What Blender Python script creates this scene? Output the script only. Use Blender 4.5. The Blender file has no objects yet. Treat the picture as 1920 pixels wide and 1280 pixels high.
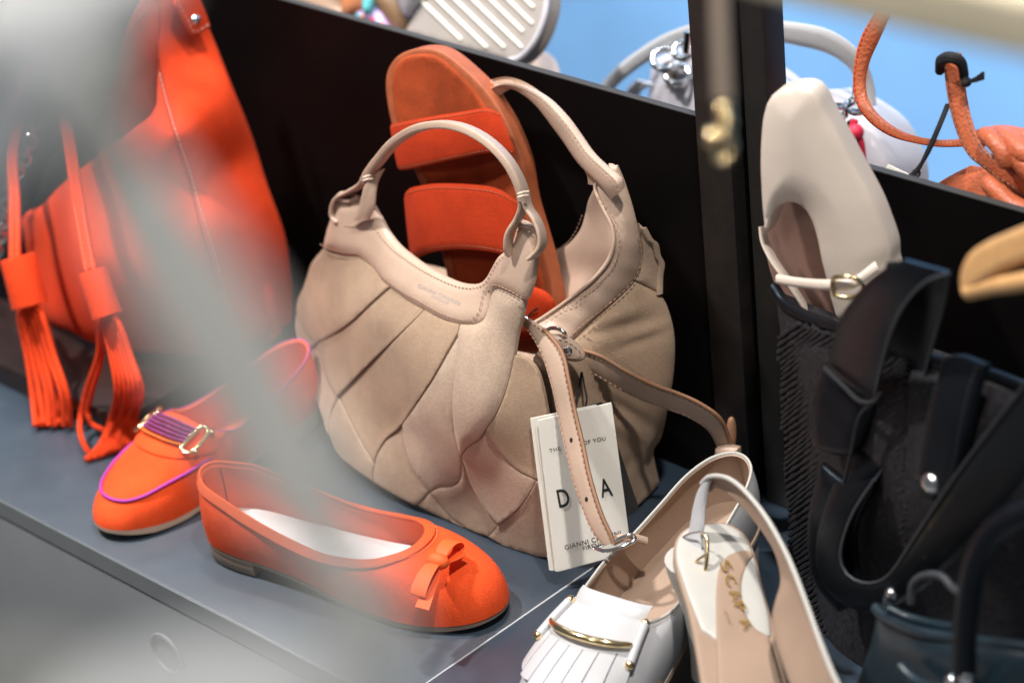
import bpy, bmesh, math, random
import numpy as np
from mathutils import Vector, Matrix
from mathutils.geometry import delaunay_2d_cdt
random.seed(7); rng = np.random.default_rng(7)
sc = bpy.context.scene
COL = sc.collection

# ---------------------------------------------------------------- camera
FPX = 4800.0                                   # 90 mm lens on a 36 mm sensor, in photograph pixels
YAW, PITCH, ROLL = math.radians(-46.5), math.radians(28.75), math.radians(-6.25)
CAM = np.array([1.2, -0.882, 1.03])
_f = np.array([math.sin(YAW)*math.cos(PITCH), math.cos(YAW)*math.cos(PITCH), -math.sin(PITCH)])
_r0 = np.array([math.cos(YAW), -math.sin(YAW), 0.0]); _u0 = np.cross(_r0, _f)
CR_ = math.cos(ROLL)*_r0 + math.sin(ROLL)*_u0
CU_ = -math.sin(ROLL)*_r0 + math.cos(ROLL)*_u0
cam_data = bpy.data.cameras.new("camera"); cam = bpy.data.objects.new("camera", cam_data); COL.objects.link(cam)
cam.matrix_world = Matrix(((CR_[0], CU_[0], -_f[0], CAM[0]), (CR_[1], CU_[1], -_f[1], CAM[1]), (CR_[2], CU_[2], -_f[2], CAM[2]), (0, 0, 0, 1)))
cam_data.sensor_width = 36.0; cam_data.lens = 36.0*FPX/1920.0
cam_data.clip_start = 0.02; cam_data.clip_end = 60
cam_data.dof.use_dof = True; cam_data.dof.focus_distance = 1.76; cam_data.dof.aperture_fstop = 4.1
cam_data.dof.aperture_blades = 0
sc.camera = cam

# ---------------------------------------------------------------- world, lamps, exposure
world = bpy.data.worlds.new("World"); sc.world = world; world.use_nodes = True
bg = world.node_tree.nodes["Background"]; bg.inputs[0].default_value = (0.86, 0.93, 1.0, 1); bg.inputs[1].default_value = 0.13
sc.view_settings.view_transform = 'Standard'; sc.view_settings.look = 'None'
sc.view_settings.exposure = 0.06; sc.view_settings.gamma = 1.0
sc.cycles.use_denoising = True
sc.cycles.max_bounces = 8; sc.cycles.diffuse_bounces = 4; sc.cycles.glossy_bounces = 4
sc.cycles.sample_clamp_indirect = 6.0

def area(name, loc, target, size, power, color=(1, 1, 1), spread=180):
    l = bpy.data.lights.new(name, 'AREA'); l.shape = 'DISK'; l.size = size; l.energy = power; l.color = color; l.spread = math.radians(spread)
    o = bpy.data.objects.new(name, l); COL.objects.link(o); o.location = loc
    d = Vector(target) - Vector(loc); o.rotation_euler = d.to_track_quat('-Z', 'Y').to_euler()
    return o
area("ceiling_lamp", (0.85, -0.15, 2.2), (0.0, 0.15, 0.1), 0.10, 39, (1.0, 0.955, 0.90))
area("ceiling_lamp.001", (-0.80, -0.45, 2.3), (-0.32, 0.08, 0.0), 0.14, 22, (1.0, 0.96, 0.92), 95)
area("camera_side_fill", (0.45, -1.7, 2.2), (0.0, 0.2, 0.1), 0.4, 9.5, (1.0, 0.97, 0.94))  # soft fill added on the camera side, not a fitting of the shop
area("ceiling_lamp.003", (-1.75, 1.42, 1.72), (-0.2, 0.1, 0.0), 0.5, 5.5, (0.62, 0.80, 1.0))
area("wall_fill", (-0.4, 0.75, 2.5), (-0.7, 1.6, -0.2), 0.4, 33, (0.95, 0.97, 1.0), 75)  # unseen lamp added to brighten the blue wall

# ---------------------------------------------------------------- helpers: points
def ray(px, py):
    px = np.asarray(px, float); py = np.asarray(py, float)
    return _f + CR_*((px-960)/FPX)[..., None] - CU_*((py-640)/FPX)[..., None]
def at(px, py, x=None, y=None, z=None, d=None):
    k = ray(px, py)
    if y is not None: t = (np.asarray(y)-CAM[1])/k[..., 1]
    elif z is not None: t = (np.asarray(z)-CAM[2])/k[..., 2]
    elif x is not None: t = (np.asarray(x)-CAM[0])/k[..., 0]
    else: t = np.asarray(d)*np.ones(k.shape[:-1])
    return CAM + k*np.asarray(t)[..., None]
def ats(pts):            # list of (px, py, 'y'|'z'|'d', value)
    return np.array([at(p[0], p[1], **{p[2]: p[3]}) for p in pts])
def aty(pts): return np.array([at(a, b, y=c) for a, b, c in pts])
def atz(pts): return np.array([at(a, b, z=c) for a, b, c in pts])

class Bulge:             # smooth curved surface: depth y interpolated between measured points
    def __init__(s, ctrl, zmin=None):
        c = []
        for p in ctrl:
            if len(p) == 4: c.append((p[0], p[1], at(p[0], p[1], z=p[3])[1]))
            else: c.append(p)
        c = np.array(c, float); s.p = c[:, :2]/400.0; n = len(c)
        K = s.k(s.p, s.p) + 1e-4*np.eye(n)
        A = np.zeros((n+3, n+3)); A[:n, :n] = K; A[:n, n] = 1; A[:n, n+1:] = s.p; A[n, :n] = 1; A[n+1:, :n] = s.p.T
        s.w = np.linalg.solve(A, np.concatenate([c[:, 2], np.zeros(3)])); s.n = n; s.zmin = zmin
    @staticmethod
    def k(a, b):
        r2 = ((a[:, None]-b[None])**2).sum(-1); return 0.5*r2*np.log(r2+1e-9)
    def __call__(s, px, py):
        q = np.stack([np.asarray(px, float), np.asarray(py, float)], -1).reshape(-1, 2)/400.0
        y = s.k(q, s.p) @ s.w[:s.n] + s.w[s.n] + q @ s.w[s.n+1:]
        P = at(q[:, 0]*400, q[:, 1]*400, y=y)
        if s.zmin is not None: P[:, 2] = np.maximum(P[:, 2], s.zmin)
        return P
class Flat:              # plane through three points
    def __init__(s, a, b, c, lift=0.0):
        a, b, c = map(np.asarray, (a, b, c)); s.n = np.cross(b-a, c-a); s.n /= np.linalg.norm(s.n)
        if s.n @ (CAM-a) < 0: s.n = -s.n
        s.a = a + s.n*lift
    def __call__(s, px, py):
        px = np.atleast_1d(np.asarray(px, float)); py = np.atleast_1d(np.asarray(py, float)); k = ray(px, py)
        t = ((s.a-CAM) @ s.n)/(k @ s.n); return CAM + k*t[:, None]
def surf_normals(surf, px, py, e=2.0):
    n = np.cross(surf(px+e, py)-surf(px-e, py), surf(px, py+e)-surf(px, py-e))
    n /= np.linalg.norm(n, axis=1)[:, None]+1e-12
    s = np.sign(((CAM-surf(px, py))*n).sum(1)); return n*s[:, None]
def cr(pts, sub=6, closed=False):
    p = np.asarray(pts, float); n = len(p)
    if n == 2 and not closed: return np.array([p[0]+(p[1]-p[0])*t for t in np.linspace(0, 1, sub+1)])
    out = []
    for i in range(n if closed else n-1):
        if closed: a, b, c, d = p[(i-1) % n], p[i], p[(i+1) % n], p[(i+2) % n]
        else:
            b, c = p[i], p[i+1]; a = p[i-1] if i > 0 else 2*b-c; d = p[i+2] if i+2 < n else 2*c-b
        for t in np.linspace(0, 1, sub, endpoint=False):
            out.append(0.5*((2*b)+(c-a)*t+(2*a-5*b+4*c-d)*t*t+(3*b-a-3*c+d)*t**3))
    if not closed: out.append(p[-1])
    return np.array(out)
def resample(c, step):
    c = np.asarray(c, float); L = np.concatenate([[0], np.cumsum(np.linalg.norm(np.diff(c, axis=0), axis=1))])
    n = max(2, int(round(L[-1]/step))+1); s = np.linspace(0, L[-1], n)
    return np.stack([np.interp(s, L, c[:, i]) for i in range(c.shape[1])], 1)

# ---------------------------------------------------------------- helpers: objects
ROOT = {}
def thing(name, label, cat, loc=(0, 0, 0), group=None):
    o = bpy.data.objects.new(name, None); COL.objects.link(o); o.location = loc; o.empty_display_size = 0.02
    o['label'] = label; o['category'] = cat
    if group: o['group'] = group
    ROOT[o.name] = np.array(loc, float); return o
def obj(name, v, f, m, parent=None, label=None, smooth=True, kind=None, sharp=50, m2=None):
    v = np.asarray(v, float); off = np.zeros(3)
    if parent is not None:
        q = parent
        while q.parent: q = q.parent
        off = ROOT[q.name]
    me = bpy.data.meshes.new(name); me.from_pydata((v-off).tolist(), [], [list(map(int, x)) for x in f])
    me.materials.append(m)
    if m2 is not None: me.materials.append(m2)
    bm = bmesh.new(); bm.from_mesh(me); bmesh.ops.recalc_face_normals(bm, faces=bm.faces); bm.to_mesh(me); bm.free()
    if smooth:
        me.shade_smooth(); me.set_sharp_from_angle(angle=math.radians(sharp))
    o = bpy.data.objects.new(name, me); COL.objects.link(o); o.parent = parent
    if label: o['label'] = label
    if kind: o['kind'] = kind
    return o
class MB:
    def __init__(s): s.v = []; s.f = []; s.n = 0
    def add(s, v, f):
        s.v.append(np.asarray(v, float)); s.f += [[i+s.n for i in q] for q in f]; s.n += len(v); return s
    def out(s): return np.concatenate(s.v), s.f
def tag(o, label, cat, group=None, kind=None):
    o['label'] = label; o['category'] = cat
    if group: o['group'] = group
    if kind: o['kind'] = kind
    return o
def box_vf(a, b, bev=0.0):
    bm = bmesh.new(); bmesh.ops.create_cube(bm, size=1.0)
    a, b = np.array(a, float), np.array(b, float)
    for v in bm.verts: v.co = Vector((a+b)/2+np.array(v.co)*(b-a))
    if bev: bmesh.ops.bevel(bm, geom=list(bm.edges), offset=bev, segments=2, profile=0.5, affect='EDGES')
    bm.verts.ensure_lookup_table(); bm.verts.index_update()
    v = [tuple(x.co) for x in bm.verts]; f = [[x.index for x in q.verts] for q in bm.faces]; bm.free(); return v, f
def sweep_vf(path, sect, wdir=None, closed=False, scale=None, caps=True):
    """section (a,b) swept along path; a runs along wdir, b along the normal to both"""
    p = np.asarray(path, float); n = len(p)
    if closed: t = np.roll(p, -1, 0)-np.roll(p, 1, 0)
    else: t = np.gradient(p, axis=0)
    t /= np.linalg.norm(t, axis=1)[:, None]+1e-12
    if wdir is None:
        w = np.cross(t[0], [0.3, 0.2, 0.9]); w /= np.linalg.norm(w); W = []
        for i in range(n):
            w = w-t[i]*(w @ t[i]); w /= np.linalg.norm(w); W.append(w)
        W = np.array(W)
    else:
        W = np.broadcast_to(np.asarray(wdir, float), p.shape); W = W-t*(W*t).sum(1)[:, None]; W = W/(np.linalg.norm(W, axis=1)[:, None]+1e-12)
    N = np.cross(t, W); sect = np.asarray(sect, float); m = len(sect)
    s = np.ones(n) if scale is None else np.asarray(scale)
    V = p[:, None]+W[:, None]*(sect[None, :, 0:1]*s[:, None, None])+N[:, None]*(sect[None, :, 1:2]*s[:, None, None])
    V = V.reshape(-1, 3); F = []
    for i in range(n if closed else n-1):
        j = (i+1) % n
        for k in range(m): F.append([i*m+k, i*m+(k+1) % m, j*m+(k+1) % m, j*m+k])
    if not closed and caps: F += [list(range(m))[::-1], [(n-1)*m+k for k in range(m)]]
    return V, F
def rrect(w, h, r=None, seg=3):
    r = min(w, h)*0.45 if r is None else r; out = []
    for cx, cy, a0 in ((w/2-r, h/2-r, 0), (-w/2+r, h/2-r, 90), (-w/2+r, -h/2+r, 180), (w/2-r, -h/2+r, 270)):
        for k in range(seg+1):
            a = math.radians(a0+90*k/seg); out.append((cx+r*math.cos(a), cy+r*math.sin(a)))
    return out
def circ(r, n=10): return [(r*math.cos(2*math.pi*k/n), r*math.sin(2*math.pi*k/n)) for k in range(n)]
def tube_vf(path, r, n=10, closed=False, scale=None): return sweep_vf(path, circ(r, n), None, closed, scale)
def ribbon_vf(A, B, thick, nv=8, bulge=0.0, bdir=None, power=1.0):
    """sheet of even thickness lofted between two edge curves"""
    A, B = np.asarray(A, float), np.asarray(B, float); n = len(A)
    u = np.linspace(0, 1, nv+1)
    G = A[:, None]*(1-u)[None, :, None]+B[:, None]*u[None, :, None]
    if bdir is not None: G = G+np.asarray(bdir, float)*(bulge*np.sin(np.pi*u)**power)[None, :, None]
    du = np.gradient(G, axis=1); dv = np.gradient(G, axis=0); N = np.cross(dv, du); N /= np.linalg.norm(N, axis=2)[..., None]+1e-12
    if (N.mean((0, 1)) @ (CAM-G.mean((0, 1)))) < 0: N = -N
    e = np.minimum(1, np.minimum(u, 1-u)*nv/0.9); inset = (1-e)*thick*0.35
    V = np.concatenate([(G-N*inset[None, :, None]).reshape(-1, 3), (G-N*thick+N*inset[None, :, None]).reshape(-1, 3)]); m = nv+1; F = []; o = n*m
    for i in range(n-1):
        for j in range(nv):
            a = i*m+j; F.append([a, a+1, a+m+1, a+m]); F.append([o+a, o+a+m, o+a+m+1, o+a+1])
        F.append([i*m, i*m+m, o+i*m+m, o+i*m]); a = i*m+nv; F.append([a, o+a, o+a+m, a+m])
    for j in range(nv):
        F.append([j, o+j, o+j+1, j+1]); a = (n-1)*m+j; F.append([a, a+1, o+a+1, o+a])
    return V, F
def ed(segs, sub=5):     # outline from runs of points; each run is smoothed, corners where runs meet
    out = []
    for s in segs: out.append(cr(s, sub)[:-1])
    return np.concatenate(out)
def sheet_vf(poly, surf, thick=0.004, rnd=6.0, puff=0.0, pr=40.0, step=9.0, inset=0.0, wob=None, lean=None):
    """solid panel: outline laid on a curved surface, edges rounded over, middle padded by puff"""
    poly = np.asarray(poly, float)
    area2 = (poly[:, 0]*np.roll(poly[:, 1], -1)-np.roll(poly[:, 0], -1)*poly[:, 1]).sum()
    if area2 < 0: poly = poly[::-1]
    poly = resample(np.concatenate([poly, poly[:1]]), step*0.6)[:-1]
    def inward(p):
        t = np.roll(p, -1, 0)-np.roll(p, 1, 0); t /= np.linalg.norm(t, axis=1)[:, None]+1e-9; return np.stack([-t[:, 1], t[:, 0]], 1)
    if inset: poly = poly+inward(poly)*inset
    n = len(poly)
    def dist(q):
        a = poly; b = np.roll(poly, -1, 0); ab = b-a; out = np.empty(len(q))
        for i0 in range(0, len(q), 400):
            d = q[i0:i0+400, None]-a[None]; t = np.clip((d*ab).sum(-1)/((ab*ab).sum(-1)+1e-9), 0, 1)
            out[i0:i0+400] = np.sqrt(((d-ab*t[..., None])**2).sum(-1)).min(1)
        return out
    def inside(q):
        a = poly; b = np.roll(poly, -1, 0); c = np.zeros(len(q), bool)
        for i in range(n):
            x1, y1 = a[i]; x2, y2 = b[i]
            m = ((y1 > q[:, 1]) != (y2 > q[:, 1]))
            if m.any(): c ^= m & (q[:, 0] < (x2-x1)*(q[:, 1]-y1)/(y2-y1+1e-12)+x1)
        return c
    ins = []
    nn = inward(poly)
    for d in (0.22*rnd, 0.6*rnd):
        q = poly+nn*d; k = inside(q) & (np.abs(dist(q)-d) < 0.12*rnd); ins.append(q[k])
    lo, hi = poly.min(0), poly.max(0); g = []
    for r, y in enumerate(np.arange(lo[1], hi[1], step*0.866)):
        for x in np.arange(lo[0]+(r % 2)*step/2, hi[0], step): g.append((x, y))
    g = np.array(g) if g else np.zeros((0, 2))
    if len(g):
        g = g[inside(g)]
    if len(g):
        g = g[dist(g) > rnd*0.95]; ins.append(g)
    allp = np.concatenate([poly]+ins)
    v2, _, f2, *_ = delaunay_2d_cdt([Vector(p) for p in allp], [(i, (i+1) % n) for i in range(n)], [], 1, 1e-4)
    v2 = np.array([(v.x, v.y) for v in v2]); d = dist(v2)
    x = np.clip(d/rnd, 0, 1); mpx = 1.75/FPX
    h = -rnd*mpx*(1-np.sqrt(np.maximum(0, 1-(1-x)**2))) + puff*(1-(1-np.clip(d/pr, 0, 1))**2)
    zm = getattr(surf, 'zmin', None)
    if zm is not None: surf.zmin = None
    N = surf_normals(surf, v2[:, 0], v2[:, 1])
    if zm is not None: surf.zmin = zm
    P = surf(v2[:, 0], v2[:, 1])
    if wob is not None: h = h+wob(v2[:, 0], v2[:, 1])*np.clip(d/10, 0, 1)
    if lean is not None: h = h+lean(v2[:, 0], v2[:, 1])
    front = P+N*h[:, None]; back = P-N*max(thick, rnd*mpx*1.05)
    F = [list(f) for f in f2]; m = len(v2); FF = F+[[i+m for i in f[::-1]] for f in F]
    cnt = {}
    for f in F:
        for i in range(len(f)):
            e = (f[i], f[(i+1) % len(f)]); k = tuple(sorted(e)); cnt.setdefault(k, []).append(e)
    for k, es in cnt.items():
        if len(es) == 1: a, b = es[0]; FF.append([b, a, a+m, b+m])
    return np.concatenate([front, back]), FF
def onsurf(surf, pts, lift=0.001, sub=6):
    c = cr(pts, sub); return surf(c[:, 0], c[:, 1])+surf_normals(surf, c[:, 0], c[:, 1])*lift
def ball_vf(c, r, nu=12, nv=8, axes=None):
    V = []; F = []
    A = np.eye(3) if axes is None else np.asarray(axes, float); r = np.ones(3)*np.asarray(r)
    for j in range(nv+1):
        th = math.pi*j/nv
        for i in range(nu):
            ph = 2*math.pi*i/nu; V.append(np.asarray(c)+A.T @ (r*np.array([math.sin(th)*math.cos(ph), math.sin(th)*math.sin(ph), math.cos(th)])))
    for j in range(nv):
        for i in range(nu):
            a = j*nu+i; b = j*nu+(i+1) % nu; F.append([a, b, b+nu, a+nu])
    return V, F
def disc_vf(c, n, r, h, seg=20, dome=0.35):
    n = np.asarray(n, float); n /= np.linalg.norm(n); a = np.cross(n, [0.2, 0.1, 1]); a /= np.linalg.norm(a); b = np.cross(n, a)
    V = []; F = []; rows = [(1.0, 0.0), (1.0, h*0.55), (0.86, h*0.85), (0.5, h*(1+dome*0.7)), (0.02, h*(1+dome))]
    for rr, hh in rows:
        for k in range(seg):
            t = 2*math.pi*k/seg; V.append(np.asarray(c)+n*hh+(a*math.cos(t)+b*math.sin(t))*r*rr)
    for j in range(len(rows)-1):
        for k in range(seg): F.append([j*seg+k, j*seg+(k+1) % seg, (j+1)*seg+(k+1) % seg, (j+1)*seg+k])
    F.append(list(range(seg))); F.append([(len(rows)-1)*seg+k for k in range(seg)]); return V, F
def torus_vf(c, ax, ay, R, r, n=24, m=8):
    ax = np.asarray(ax, float)/np.linalg.norm(ax); ay = np.asarray(ay, float); ay = ay-ax*(ax @ ay); ay /= np.linalg.norm(ay)
    path = [np.asarray(c)+(ax*math.cos(2*math.pi*k/n)+ay*math.sin(2*math.pi*k/n))*R for k in range(n)]
    return tube_vf(path, r, m, True)
def stitches(name, curves, m, parent, pitch=0.0042, length=0.0027, r=0.00045):
    mb = MB()
    for c in curves:
        s = resample(c, pitch)
        if len(s) < 3: continue
        t = np.gradient(s, axis=0); t /= np.linalg.norm(t, axis=1)[:, None]+1e-9
        for i in range(len(s)):
            a = s[i]-t[i]*length/2; b = s[i]+t[i]*length/2
            v, f = sweep_vf(np.array([a, (a+b)/2, b]), circ(r, 5), None, scale=[0.55, 1, 0.55]); mb.add(v, f)
    v, f = mb.out(); return obj(name, v, f, m, parent, kind='stuff')
_tc = {}
def text_vf(body, size, origin, ex, ey, depth=0.0002, spacing=1.0, align='LEFT', weight=0.0):
    cu = bpy.data.curves.new("t", 'FONT'); cu.body = body; cu.size = 1.0; cu.space_character = spacing; cu.align_x = align; cu.offset = weight
    cu.resolution_u = 3
    o = bpy.data.objects.new("t", cu); COL.objects.link(o); bpy.context.view_layer.update()
    me = o.evaluated_get(bpy.context.evaluated_depsgraph_get()).to_mesh()
    V = np.array([tuple(v.co) for v in me.vertices]); F = [list(p.vertices) for p in me.polygons]
    o.to_mesh_clear(); bpy.data.objects.remove(o); bpy.data.curves.remove(cu)
    ex = np.asarray(ex, float); ey = np.asarray(ey, float); n = np.cross(ex, ey); n /= np.linalg.norm(n)
    return np.asarray(origin)+V[:, :1]*size*ex+V[:, 1:2]*size*ey+n*depth, F

# ---------------------------------------------------------------- materials
MATS = {}
def mat(name, col, rough=0.5, metal=0.0, spec=0.5, var=0.0, vscale=30.0, bump=0.0, bscale=600.0, sheen=0.0, coat=0.0, vor=False, col2=None, fine=0.0, ior=None, emit=0.0, wave=None, rvar=0.0):
    m = bpy.data.materials.new(name); m.use_nodes = True; nt = m.node_tree; b = nt.nodes["Principled BSDF"]
    L = nt.links; b.inputs["Base Color"].default_value = (*col, 1); b.inputs["Roughness"].default_value = rough
    b.inputs["Metallic"].default_value = metal; b.inputs["Specular IOR Level"].default_value = spec
    if ior: b.inputs["IOR"].default_value = ior
    if sheen:
        b.inputs["Sheen Weight"].default_value = sheen; b.inputs["Sheen Roughness"].default_value = 0.45
        b.inputs["Sheen Tint"].default_value = (*[min(1, 0.35+0.65*c/max(col)) for c in col], 1)
    if coat: b.inputs["Coat Weight"].default_value = coat; b.inputs["Coat Roughness"].default_value = 0.15
    tc = nt.nodes.new("ShaderNodeTexCoord")
    if var or col2:
        n1 = nt.nodes.new("ShaderNodeTexNoise"); n1.inputs["Scale"].default_value = vscale; n1.inputs["Detail"].default_value = 4; n1.inputs["Roughness"].default_value = 0.6
        L.new(tc.outputs["Object"], n1.inputs["Vector"])
        mix = nt.nodes.new("ShaderNodeMix"); mix.data_type = 'RGBA'
        rmp = nt.nodes.new("ShaderNodeMapRange"); rmp.inputs[1].default_value = 0.36; rmp.inputs[2].default_value = 0.64
        L.new(n1.outputs["Fac"], rmp.inputs[0]); L.new(rmp.outputs[0], mix.inputs["Factor"])
        c2 = col2 if col2 else tuple(min(1, c*(1+var)) for c in col)
        mix.inputs["A"].default_value = (*[c*(1-var) for c in col], 1); mix.inputs["B"].default_value = (*c2, 1)
        out = mix.outputs["Result"]
        if fine:
            n3 = nt.nodes.new("ShaderNodeTexNoise"); n3.inputs["Scale"].default_value = bscale*0.55; n3.inputs["Detail"].default_value = 3
            L.new(tc.outputs["Object"], n3.inputs["Vector"])
            mr = nt.nodes.new("ShaderNodeMapRange"); mr.inputs[1].default_value = 0.3; mr.inputs[2].default_value = 0.7; mr.inputs[3].default_value = 1-fine; mr.inputs[4].default_value = 1+fine
            L.new(n3.outputs["Fac"], mr.inputs[0])
            mx = nt.nodes.new("ShaderNodeVectorMath"); mx.operation = 'SCALE'; L.new(out, mx.inputs[0]); L.new(mr.outputs[0], mx.inputs["Scale"]); out = mx.outputs[0]
        L.new(out, b.inputs["Base Color"])
    if rvar:
        n4 = nt.nodes.new("ShaderNodeTexNoise"); n4.inputs["Scale"].default_value = vscale*0.7; n4.inputs["Detail"].default_value = 5
        L.new(tc.outputs["Object"], n4.inputs["Vector"]); mr = nt.nodes.new("ShaderNodeMapRange"); mr.inputs[3].default_value = rough-rvar; mr.inputs[4].default_value = rough+rvar
        L.new(n4.outputs["Fac"], mr.inputs[0]); L.new(mr.outputs[0], b.inputs["Roughness"])
    if bump or wave:
        if wave:
            n2 = nt.nodes.new("ShaderNodeTexWave"); n2.inputs["Scale"].default_value = wave[0]; n2.inputs["Distortion"].default_value = wave[1]; n2.bands_direction = 'DIAGONAL'
            n2.inputs["Detail"].default_value = 2; h = n2.outputs["Fac"]
        elif vor:
            n2 = nt.nodes.new("ShaderNodeTexVoronoi"); n2.inputs["Scale"].default_value = bscale; n2.feature = 'SMOOTH_F1'; h = n2.outputs["Distance"]
        else:
            n2 = nt.nodes.new("ShaderNodeTexNoise"); n2.inputs["Scale"].default_value = bscale; n2.inputs["Detail"].default_value = 4; h = n2.outputs["Fac"]
        L.new(tc.outputs["Object"], n2.inputs["Vector"])
        bp = nt.nodes.new("ShaderNodeBump"); bp.inputs["Strength"].default_value = min(1, bump); bp.inputs["Distance"].default_value = 0.0012
        L.new(h, bp.inputs["Height"]); L.new(bp.outputs["Normal"], b.inputs["Normal"])
    if emit:
        b.inputs["Emission Color"].default_value = (*col, 1); b.inputs["Emission Strength"].default_value = emit
    MATS[name] = m; return m
M_suede = mat("nude_suede", (0.385, 0.275, 0.198), 0.9, spec=0.15, var=0.13, vscale=26, bump=0.42, bscale=1100, sheen=0.25, fine=0.10)
M_suedel = mat("pale_suede", (0.445, 0.33, 0.25), 0.9, spec=0.15, var=0.10, vscale=26, bump=0.42, bscale=1100, sheen=0.25, fine=0.10)  # paler tone of the suede, for the right-front panels
M_suedet = mat("tan_suede", (0.345, 0.24, 0.165), 0.9, spec=0.15, var=0.12, vscale=22, bump=0.42, bscale=1100, sheen=0.2, fine=0.10)  # browner tone of the suede, for the upper-left and side panels
M_leather = mat("nude_leather", (0.48, 0.345, 0.262), 0.42, spec=0.45, var=0.04, vscale=40, bump=0.16, bscale=420, rvar=0.06)
M_edge = mat("tan_cut_edge", (0.26, 0.13, 0.07), 0.6, var=0.1)
M_lining = mat("tan_lining", (0.42, 0.29, 0.21), 0.75, var=0.08, bump=0.15)
M_thread = mat("cream_thread", (0.66, 0.52, 0.42), 0.7)
M_threadd = mat("brown_thread", (0.38, 0.24, 0.17), 0.7)
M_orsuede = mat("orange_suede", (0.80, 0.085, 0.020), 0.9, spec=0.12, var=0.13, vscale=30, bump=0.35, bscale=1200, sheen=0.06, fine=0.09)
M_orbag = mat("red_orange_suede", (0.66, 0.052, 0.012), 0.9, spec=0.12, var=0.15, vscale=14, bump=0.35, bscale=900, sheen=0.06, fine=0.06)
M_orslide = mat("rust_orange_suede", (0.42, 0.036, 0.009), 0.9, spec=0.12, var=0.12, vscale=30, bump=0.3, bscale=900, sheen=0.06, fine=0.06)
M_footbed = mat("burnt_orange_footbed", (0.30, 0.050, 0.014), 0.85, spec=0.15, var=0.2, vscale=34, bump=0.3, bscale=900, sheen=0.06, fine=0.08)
M_solewood = mat("tan_orange_sole", (0.34, 0.085, 0.03), 0.6, var=0.12, vscale=80)
M_orlin = mat("orange_lining", (0.72, 0.10, 0.025), 0.8, var=0.06)
M_grosgrain = mat("orange_grosgrain", (0.84, 0.115, 0.02), 0.75, var=0.04, wave=(420, 0.0), bump=0.7)
M_rib = mat("orange_ribbon", (0.86, 0.11, 0.015), 0.65, var=0.05, bump=0.2, bscale=2000)
M_whlin = mat("white_insole", (0.74, 0.74, 0.75), 0.55, var=0.03)
M_whleather = mat("white_leather", (0.50, 0.50, 0.515), 0.36, spec=0.5, var=0.02, bump=0.1, bscale=500)
M_offwhite = mat("off_white_leather", (0.48, 0.465, 0.43), 0.4, var=0.03, bump=0.12, bscale=500)
M_pinklin = mat("beige_pink_lining", (0.34, 0.235, 0.17), 0.55, var=0.05, vscale=20, bump=0.1)
M_cream = mat("cream_leather", (0.68, 0.58, 0.495), 0.34, spec=0.5, var=0.03, bump=0.06, bscale=400)
M_mauvelin = mat("mauve_lining", (0.33, 0.19, 0.15), 0.7, var=0.08)
M_black = mat("black_leather", (0.005, 0.0055, 0.007), 0.36, spec=0.22, var=0.1, bump=0.12, bscale=500)
M_black.node_tree.nodes['Principled BSDF'].inputs['Specular Tint'].default_value = (0.62, 0.8, 1.0, 1)
M_blackedge = mat("black_cut_edge", (0.035, 0.038, 0.046), 0.5)
M_weave = mat("black_woven_raffia", (0.018, 0.017, 0.020), 0.6, spec=0.3, var=0.4, vscale=260, bump=0.6, bscale=260)
M_teal = mat("dark_teal_leather", (0.010, 0.022, 0.032), 0.35, spec=0.5, var=0.15, bump=0.15, bscale=400)
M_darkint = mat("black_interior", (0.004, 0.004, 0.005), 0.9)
M_panel = mat("black_panel_laminate", (0.0035, 0.0030, 0.0030), 0.5, spec=0.07, var=0.25, vscale=6, bump=0.02, bscale=900)
M_paneledge = mat("dark_panel_edge", (0.045, 0.042, 0.040), 0.6, spec=0.2)
M_post = mat("dark_brown_post", (0.019, 0.015, 0.013), 0.5, var=0.25, vscale=60, bump=0.1, bscale=500)
M_postb = mat("charcoal_post", (0.012, 0.012, 0.011), 0.5, var=0.2, vscale=60)
M_shelf = mat("slate_shelf_laminate", (0.023, 0.038, 0.058), 0.36, spec=0.5, ior=1.95, var=0.06, vscale=60, bump=0.05, bscale=1400, fine=0.12, rvar=0.03)
M_front = mat("slate_edge_band", (0.155, 0.168, 0.178), 0.42, var=0.05, vscale=40, bump=0.03)
M_drawer = mat("grey_drawer_front", (0.17, 0.182, 0.192), 0.45, var=0.05, vscale=8)
M_seam = mat("pale_joint_strip", (0.42, 0.44, 0.46), 0.5)
M_gold = mat("pale_gold_metal", (0.86, 0.66, 0.36), 0.16, metal=1.0)
M_silver = mat("silver_metal", (0.82, 0.82, 0.82), 0.13, metal=1.0)
M_card = mat("cream_card", (0.80, 0.765, 0.69), 0.85, spec=0.2, var=0.02, bump=0.12, bscale=900)
M_ink = mat("black_ink", (0.012, 0.012, 0.012), 0.6)
M_goldink = mat("gold_foil", (0.80, 0.52, 0.16), 0.28, metal=0.9)
M_silverink = mat("silver_foil", (0.78, 0.78, 0.78), 0.3, metal=0.8)
M_cord = mat("black_cord", (0.008, 0.008, 0.010), 0.8, bump=0.4, bscale=1500)
M_purple = mat("magenta_piping", (0.40, 0.03, 0.31), 0.65, var=0.08)
M_braidp = mat("magenta_braid", (0.24, 0.03, 0.19), 0.75, var=0.5, vscale=500)
M_braido = mat("amber_braid", (0.62, 0.16, 0.02), 0.7, var=0.3, vscale=500)
M_coral = mat("coral_grained_leather", (0.47, 0.115, 0.048), 0.42, spec=0.45, var=0.08, vscale=60, bump=0.5, bscale=420, vor=True)
M_palebag = mat("pale_grey_leather", (0.45, 0.435, 0.47), 0.5, var=0.05)
M_blue = mat("blue_painted_wall", (0.20, 0.425, 0.74), 0.7, var=0.14, vscale=1.6)
M_floor = mat("grey_floor", (0.30, 0.31, 0.32), 0.6, var=0.1, vscale=3)
M_wood = mat("beech_wood", (0.66, 0.37, 0.155), 0.4, var=0.09, vscale=50, bump=0.05)
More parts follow.
